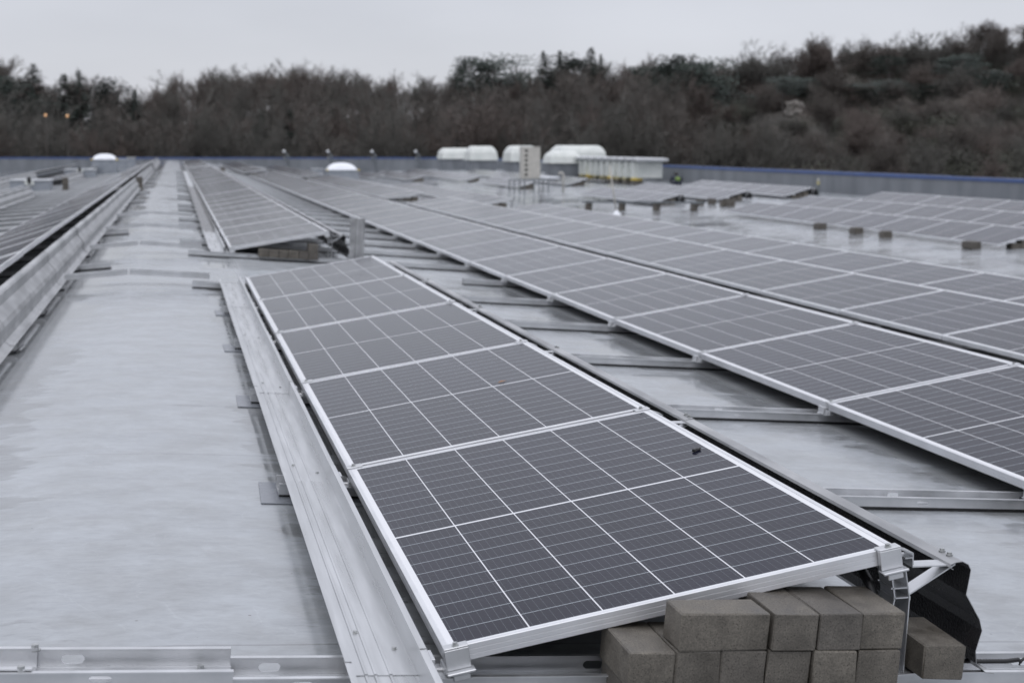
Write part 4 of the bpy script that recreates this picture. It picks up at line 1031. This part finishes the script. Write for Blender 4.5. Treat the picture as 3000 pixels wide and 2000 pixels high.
def spruce(h, seed, wide=.2):
    r = random.Random(seed); tr = MB(); cr_ = MB(); tr.tube([(0, 0, 0), (0, 0, h*.97)], h*.012, 6, 0, .02)
    z = h*.10
    while z < h*.985:
        R_ = wide*1.75*h*(1-z/h)*r.uniform(.6, 1.12)+.06
        for k in range(r.randint(6, 9)):
            an = r.uniform(0, 2*pi); n = 5
            for i in range(n*4):
                f = r.uniform(.1, 1); rr_ = R_*f; c_ = Vector((rr_*cos(an+r.gauss(0, .1)), rr_*sin(an+r.gauss(0, .1)), z-rr_*.28+r.gauss(0, .12)))
                sz = r.uniform(.13, .30)*(1.15-.5*f)*min(1, .35+1.6*(1-z/h)); e = Vector((cos(an), sin(an), -.45)); s_ = Vector((-sin(an), cos(an), r.uniform(-.4, .4)))
                cr_.add([c_-s_*sz*.6, c_+s_*sz*.6, c_+e*sz*1.4], [(0, 1, 2)])
        z += h*r.uniform(.018, .03)
    return tr.mesh('trunk', 'bark'), cr_.mesh('crown', 'needle')
def pine(h, seed, dense=1.0):
    r = random.Random(seed); tr = MB(); cr_ = MB()
    tr.tube([(0, 0, 0), (r.gauss(0, .2), r.gauss(0, .2), h*.5), (r.gauss(0, .4), r.gauss(0, .4), h*.9)], h*.014, 6, 0, h*.004)
    for k in range(int(22*dense)):
        zz = h*r.uniform(.5, .96); R_ = h*.23*sqrt(max(.05, 1-((zz/h-.7)/.32)**2)); an = r.uniform(0, 2*pi); rr_ = R_*sqrt(r.random())
        c_ = Vector((rr_*cos(an), rr_*sin(an), zz)); tr.tube([(0, 0, zz-h*.07), c_], .06, 4, 0, .02, False)
        cs = h*r.uniform(.05, .085)
        for i in range(110):
            q = Vector((r.uniform(-1, 1)+r.uniform(-1, 1), r.uniform(-1, 1)+r.uniform(-1, 1), r.uniform(-1, 1)*.8))*cs*.85+c_; e = Vector((r.gauss(0, 1), r.gauss(0, 1), r.gauss(.3, .7))).normalized(); s_ = e.orthogonal().normalized()
            sz = r.uniform(.16, .34); cr_.add([q-s_*sz*.5, q+s_*sz*.5, q+e*sz], [(0, 1, 2)])
    return tr.mesh('trunk', 'bark'), cr_.mesh('crown', 'pine')
def shrub(seed, mat, R_=2.2):
    r = random.Random(seed); tr = MB(); cr_ = MB()
    for k in range(5): an = r.uniform(0, 6.28); tr.tube([(0, 0, 0), (cos(an)*R_*.5, sin(an)*R_*.5, R_*.8)], .05, 4, 0, .02, False)
    for k in range(16):
        c_ = Vector((r.gauss(0, .42)*R_, r.gauss(0, .42)*R_, R_*r.uniform(.2, .95))); cs = R_*.22
        for i in range(90):
            q = Vector((r.gauss(0, 1), r.gauss(0, 1), r.gauss(0, .8)))*cs+c_; e = Vector((r.gauss(0, 1), r.gauss(0, 1), r.gauss(.4, .8))).normalized(); s_ = e.orthogonal().normalized()
            sz = r.uniform(.09, .20)
            if mat == 'shrub': cr_.add([q-s_*sz*.5, q+s_*sz*.5, q+e*sz], [(0, 1, 2)])
            else:
                e = (e+Vector((0, 0, .9))+(q-Vector((0, 0, 0))).normalized()*.6).normalized(); cr_.add([q-s_*.018, q+s_*.018, q+e*sz*3.6], [(0, 1, 2)]); q2 = q+Vector((r.gauss(0, .2), r.gauss(0, .2), r.gauss(0, .2))); cr_.add([q2-s_*.018, q2+s_*.018, q2+e*sz*3.4], [(0, 1, 2)])
    return tr.mesh('trunk', 'bark'), cr_.mesh('crown', mat)
H0 = 15.0
BARE = [bare_tree(H0, 100+i, ('twig_brown', 'twig_red', 'twig_grey', 'twig_brown', 'twig_grey', 'twig_red')[i], (1, .8, 1.05, .75, .95, .65)[i]) for i in range(6)]
SPR = [spruce(H0, 200+i, (.19, .23, .16)[i]) for i in range(3)]; PIN = [pine(H0, 300+i, (1, 1.4)[i]) for i in range(2)]
SHR = [shrub(400+i, ('shrub', 'twig_grey', 'twig_brown', 'twig_red')[i]) for i in range(4)]
def tree(name, meshes, px, d, ztop, label, group, wid=1.0, zground=None, cat='tree'):
    if name != 'bare_tree': wid *= 1.9 if name == 'spruce' else 1.5
    p = polar(px, d); g = (hill_z(px, d) if zground is None else zground)-.3; k = max(.2, (ztop-g)/H0)
    if k < .28 and name != 'shrub': return
    o = thing(name, label, cat, (p.x, p.y, g), (0, 0, rnd.uniform(0, 6.28)), group); o.scale = (k*wid, k*wid, k)
    part('trunk', meshes[0], o); part('crown', meshes[1], o); return o
KIND = {0: 'brown', 1: 'reddish brown', 2: 'olive grey', 3: 'brown', 4: 'olive grey', 5: 'reddish brown'}
for d, step, lo, hi in ((138, 4.4, .32, .55), (141, 4.4, .50, .82), (152, 4.4, .58, .94), (166, 4.6, .68, 1.0), (184, 4.6, .82, 1.05), (206, 4.8, .92, 1.07), (232, 4.6, .96, 1.08), (246, 4.4, .98, 1.08)):
    px = -150.0
    while px < 3150:
        pxx = px+rnd.uniform(-1, 1)*step*.35*F_PX/d; s = HOR-sky_at(min(3600, max(-600, pxx)))
        k = rnd.randrange(6); f = rnd.uniform(lo, hi)
        dd = d+rnd.uniform(-4, 4)
        skip = pxx > 2050 and d < 200 and rnd.random() < .45
        zt = ztop(HOR-s*f, dd)
        if pxx > 2000 and d < 220: zt = min(zt, hill_z(pxx, dd)+rnd.uniform(4, 8))
        if not skip and not (d > 150 and hides_rock(pxx, dd)):
            dk_ = 'at the edge of' if d < 160 else ('inside' if d < 215 else 'on the skyline of')
            sd_ = 'left part' if pxx < 900 else ('middle part' if pxx < 2000 else 'right-hand hill')
            tree('bare_tree', BARE[k], pxx, dd, zt, f'bare {KIND[k]} tree {dk_} the wood, {sd_}', f'bare {KIND[k]} trees {dk_}, {sd_}', rnd.uniform(.95, 1.35)*(1.35 if pxx > 2000 else 1))
        px += step*F_PX/d*rnd.uniform(.75, 1.25)
px = 1880.0
while px < 3150:                                     # close-set small trees along the crest of the right-hand hill
    d = 240+rnd.uniform(-7, 7); k = rnd.randrange(6); s = HOR-sky_at(px)
    tree('bare_tree', BARE[k], px, d, max(ztop(HOR-s*rnd.uniform(.90, 1.02), d), hill_z(px, d)+6.5), f'bare {KIND[k]} tree in the crest row of the wood, right-hand hill', f'bare {KIND[k]} trees in the crest row', rnd.uniform(.95, 1.4))
    px += 2.7*F_PX/d*rnd.uniform(.8, 1.2)
# skyline evergreens one can tell apart
for nm, me, px, py, d, wid, lab in (
    ('spruce', SPR[1], 0, 170, 190, 1.0, 'tall dark spruce cut by the left edge of the picture'), ('pine', PIN[0], 40, 232, 185, .8, 'low dark pine just right of the spruce at the left edge'),
    ('spruce', SPR[1], 116, 192, 190, 1.15, 'tall pointed dark spruce second from the left edge'), ('spruce', SPR[0], 205, 218, 180, 1.0, 'slimmer dark spruce third from the left edge'),
    ('spruce', SPR[1], 248, 210, 180, .8, 'dark round-topped spruce close beside the third one on the left'), ('pine', PIN[0], 346, 232, 182, .55, 'small isolated dark pine before the dip in the skyline'),
    ('spruce', SPR[2], 408, 262, 180, .8, 'small dark spruce in the dip of the skyline'), ('spruce', SPR[0], 855, 315, 150, .9, 'dark young spruce low inside the left wood'), ('spruce', SPR[2], 770, 318, 150, 1.0, 'very dark narrow spruce low in the wood left of centre'),
    ('pine', PIN[0], 1380, 172, 205, .62, 'slender dark pine left of the broad round pine'), ('pine', PIN[1], 1441, 150, 205, .98, 'broad round-topped dark pine, highest of the middle skyline'),
    ('spruce', SPR[1], 1590, 154, 205, .95, 'dark pointed spruce right of the broad round pine'), ('spruce', SPR[0], 1636, 152, 210, .9, 'dark spruce second right of the broad round pine'),
    ('pine', PIN[1], 1672, 153, 205, .8, 'dense dark pine between two spruces on the middle skyline'), ('spruce', SPR[2], 1726, 142, 210, 1.15, 'sharpest pointed dark spruce on the middle skyline'),
    ('spruce', SPR[2], 1754, 162, 215, .7, 'thin small spruce right of the sharpest one'), ('pine', PIN[1], 1925, 168, 205, .85, 'dark round pine right of the middle spruces'),
    ('pine', PIN[0], 1995, 165, 200, .8, 'dark flat-topped pine left of a pair above the right dip'), ('pine', PIN[1], 2040, 160, 198, .9, 'wide dark pine directly above the right dip in the skyline')):
    tree(nm, me, px, d, ztop(py, d), lab, 'evergreens on the skyline', wid)
# shrubs and young trees on the right-hand hill
for i in range(215):
    px = rnd.uniform(2020, 3120); d = rnd.choice((146, 155, 165, 176, 188, 200, 212, 224))+rnd.uniform(-4, 4); k = rnd.choice((0, 0, 0, 1, 2, 3))
    if hides_rock(px, d): continue
    p = polar(px, d); g = hill_z(px, d)-.3; s_ = rnd.uniform(.7, 1.5)
    nmk = ('olive green', 'grey twiggy', 'brown twiggy', 'reddish twiggy')[k]; hh = 'low' if d < 170 else ('halfway up' if d < 205 else 'high up')
    o = thing('shrub', f'{nmk} bush {hh} on the right-hand hill', 'bush', (p.x, p.y, g), (0, 0, rnd.uniform(0, 6.28)), f'{nmk} bushes {hh} on the right-hand hill'); o.scale = (s_, s_, s_*rnd.uniform(.8, 1.3))
    part('trunk', SHR[k][0], o); part('crown', SHR[k][1], o)
for i in range(34):
    px = rnd.uniform(2180, 3100); d = rnd.uniform(196, 228)
    if hides_rock(px, d): continue
    tree('pine', PIN[i % 2], px, d, hill_z(px, d)+rnd.uniform(3.5, 6), 'low dark evergreen on the right-hand hill below the crest', 'low evergreens on the right-hand hill', 1.5)
for px, d in ((712, 222), (736, 216), (758, 226), (1005, 220), (2065, 228), (2880, 240), (2893, 236)):
    tree('bare_tree', BARE[3], px, d, ztop(sky_at(px)+12, d), 'bare brown tree inside the wood, ' + ('left part' if px < 900 else 'middle part' if px < 2000 else 'right-hand hill'), 'bare brown trees inside, ' + ('left part' if px < 900 else 'middle part' if px < 2000 else 'right-hand hill'), 1.3)
PALE = []
for q_ in range(2):
    r = random.Random(70+q_); a_, b_ = bare_tree(H0, 130+q_, 'twig_grey', .5); PALE.append((a_.copy(), b_)); PALE[-1][0].materials.clear(); PALE[-1][0].materials.append(M['bark_pale'])
for i, px in enumerate((180, 330, 470, 560, 615, 830, 1085, 1150, 1210, 1425, 1560, 1700, 1840, 2092, 2112, 2150, 2230, 2480, 2700)):
    tree('bare_tree', PALE[i % 2], px, 136.5, -9+rnd.uniform(12, 15) if px < 2000 else 1+rnd.uniform(2, 4), f'slender pale-trunked tree at the edge of the wood, {"left of the white hoods" if px < 1280 else "right of the white hoods"}', f'pale-trunked trees {"left" if px < 1280 else "right"} of the hoods', .9)
for i in range(80):
    px = 1930+i*15.5+rnd.uniform(-14, 14); d = rnd.uniform(232, 246); k = rnd.choice((0, 1, 2, 2, 1)); p = polar(px, d); s_ = rnd.uniform(.9, 1.35)
    nmk = ('olive green', 'grey twiggy', 'brown twiggy')[k]
    o = thing('shrub', f'{nmk} bush along the crest of the right-hand hill', 'bush', (p.x, p.y, hill_z(px, d)-.3), (0, 0, rnd.uniform(0, 6.28)), f'{nmk} bushes along the crest'); o.scale = (s_, s_, s_*rnd.uniform(.9, 1.3))
    part('trunk', SHR[k][0], o); part('crown', SHR[k][1], o)
# two lit lamps among the trees at the left
for i, px in enumerate((148, 211)):
    d = 134; p = polar(px, d); z_ = ztop((346, 348)[i], d)
    t_ = thing('street_lamp', f'{("left", "right")[i]} one of two warm lit lamps among the trees at the left', 'lamp', (p.x, p.y, -9), (0, 0, 0), 'lit lamps in the wood')
    m_ = MB(); m_.tube([(0, 0, 0), (0, 0, z_+9-.12)], .05, 6, 0, .03); m_.obj('pole', 'bark', t_)
    m_ = MB(); m_.lathe([(.0, z_+8.88), (.09, z_+8.92), (.13, z_+9.02), (.09, z_+9.12), (.0, z_+9.16)], (0, 0, 0), 12); m_.obj('lamp_head', 'lamp', t_, True)
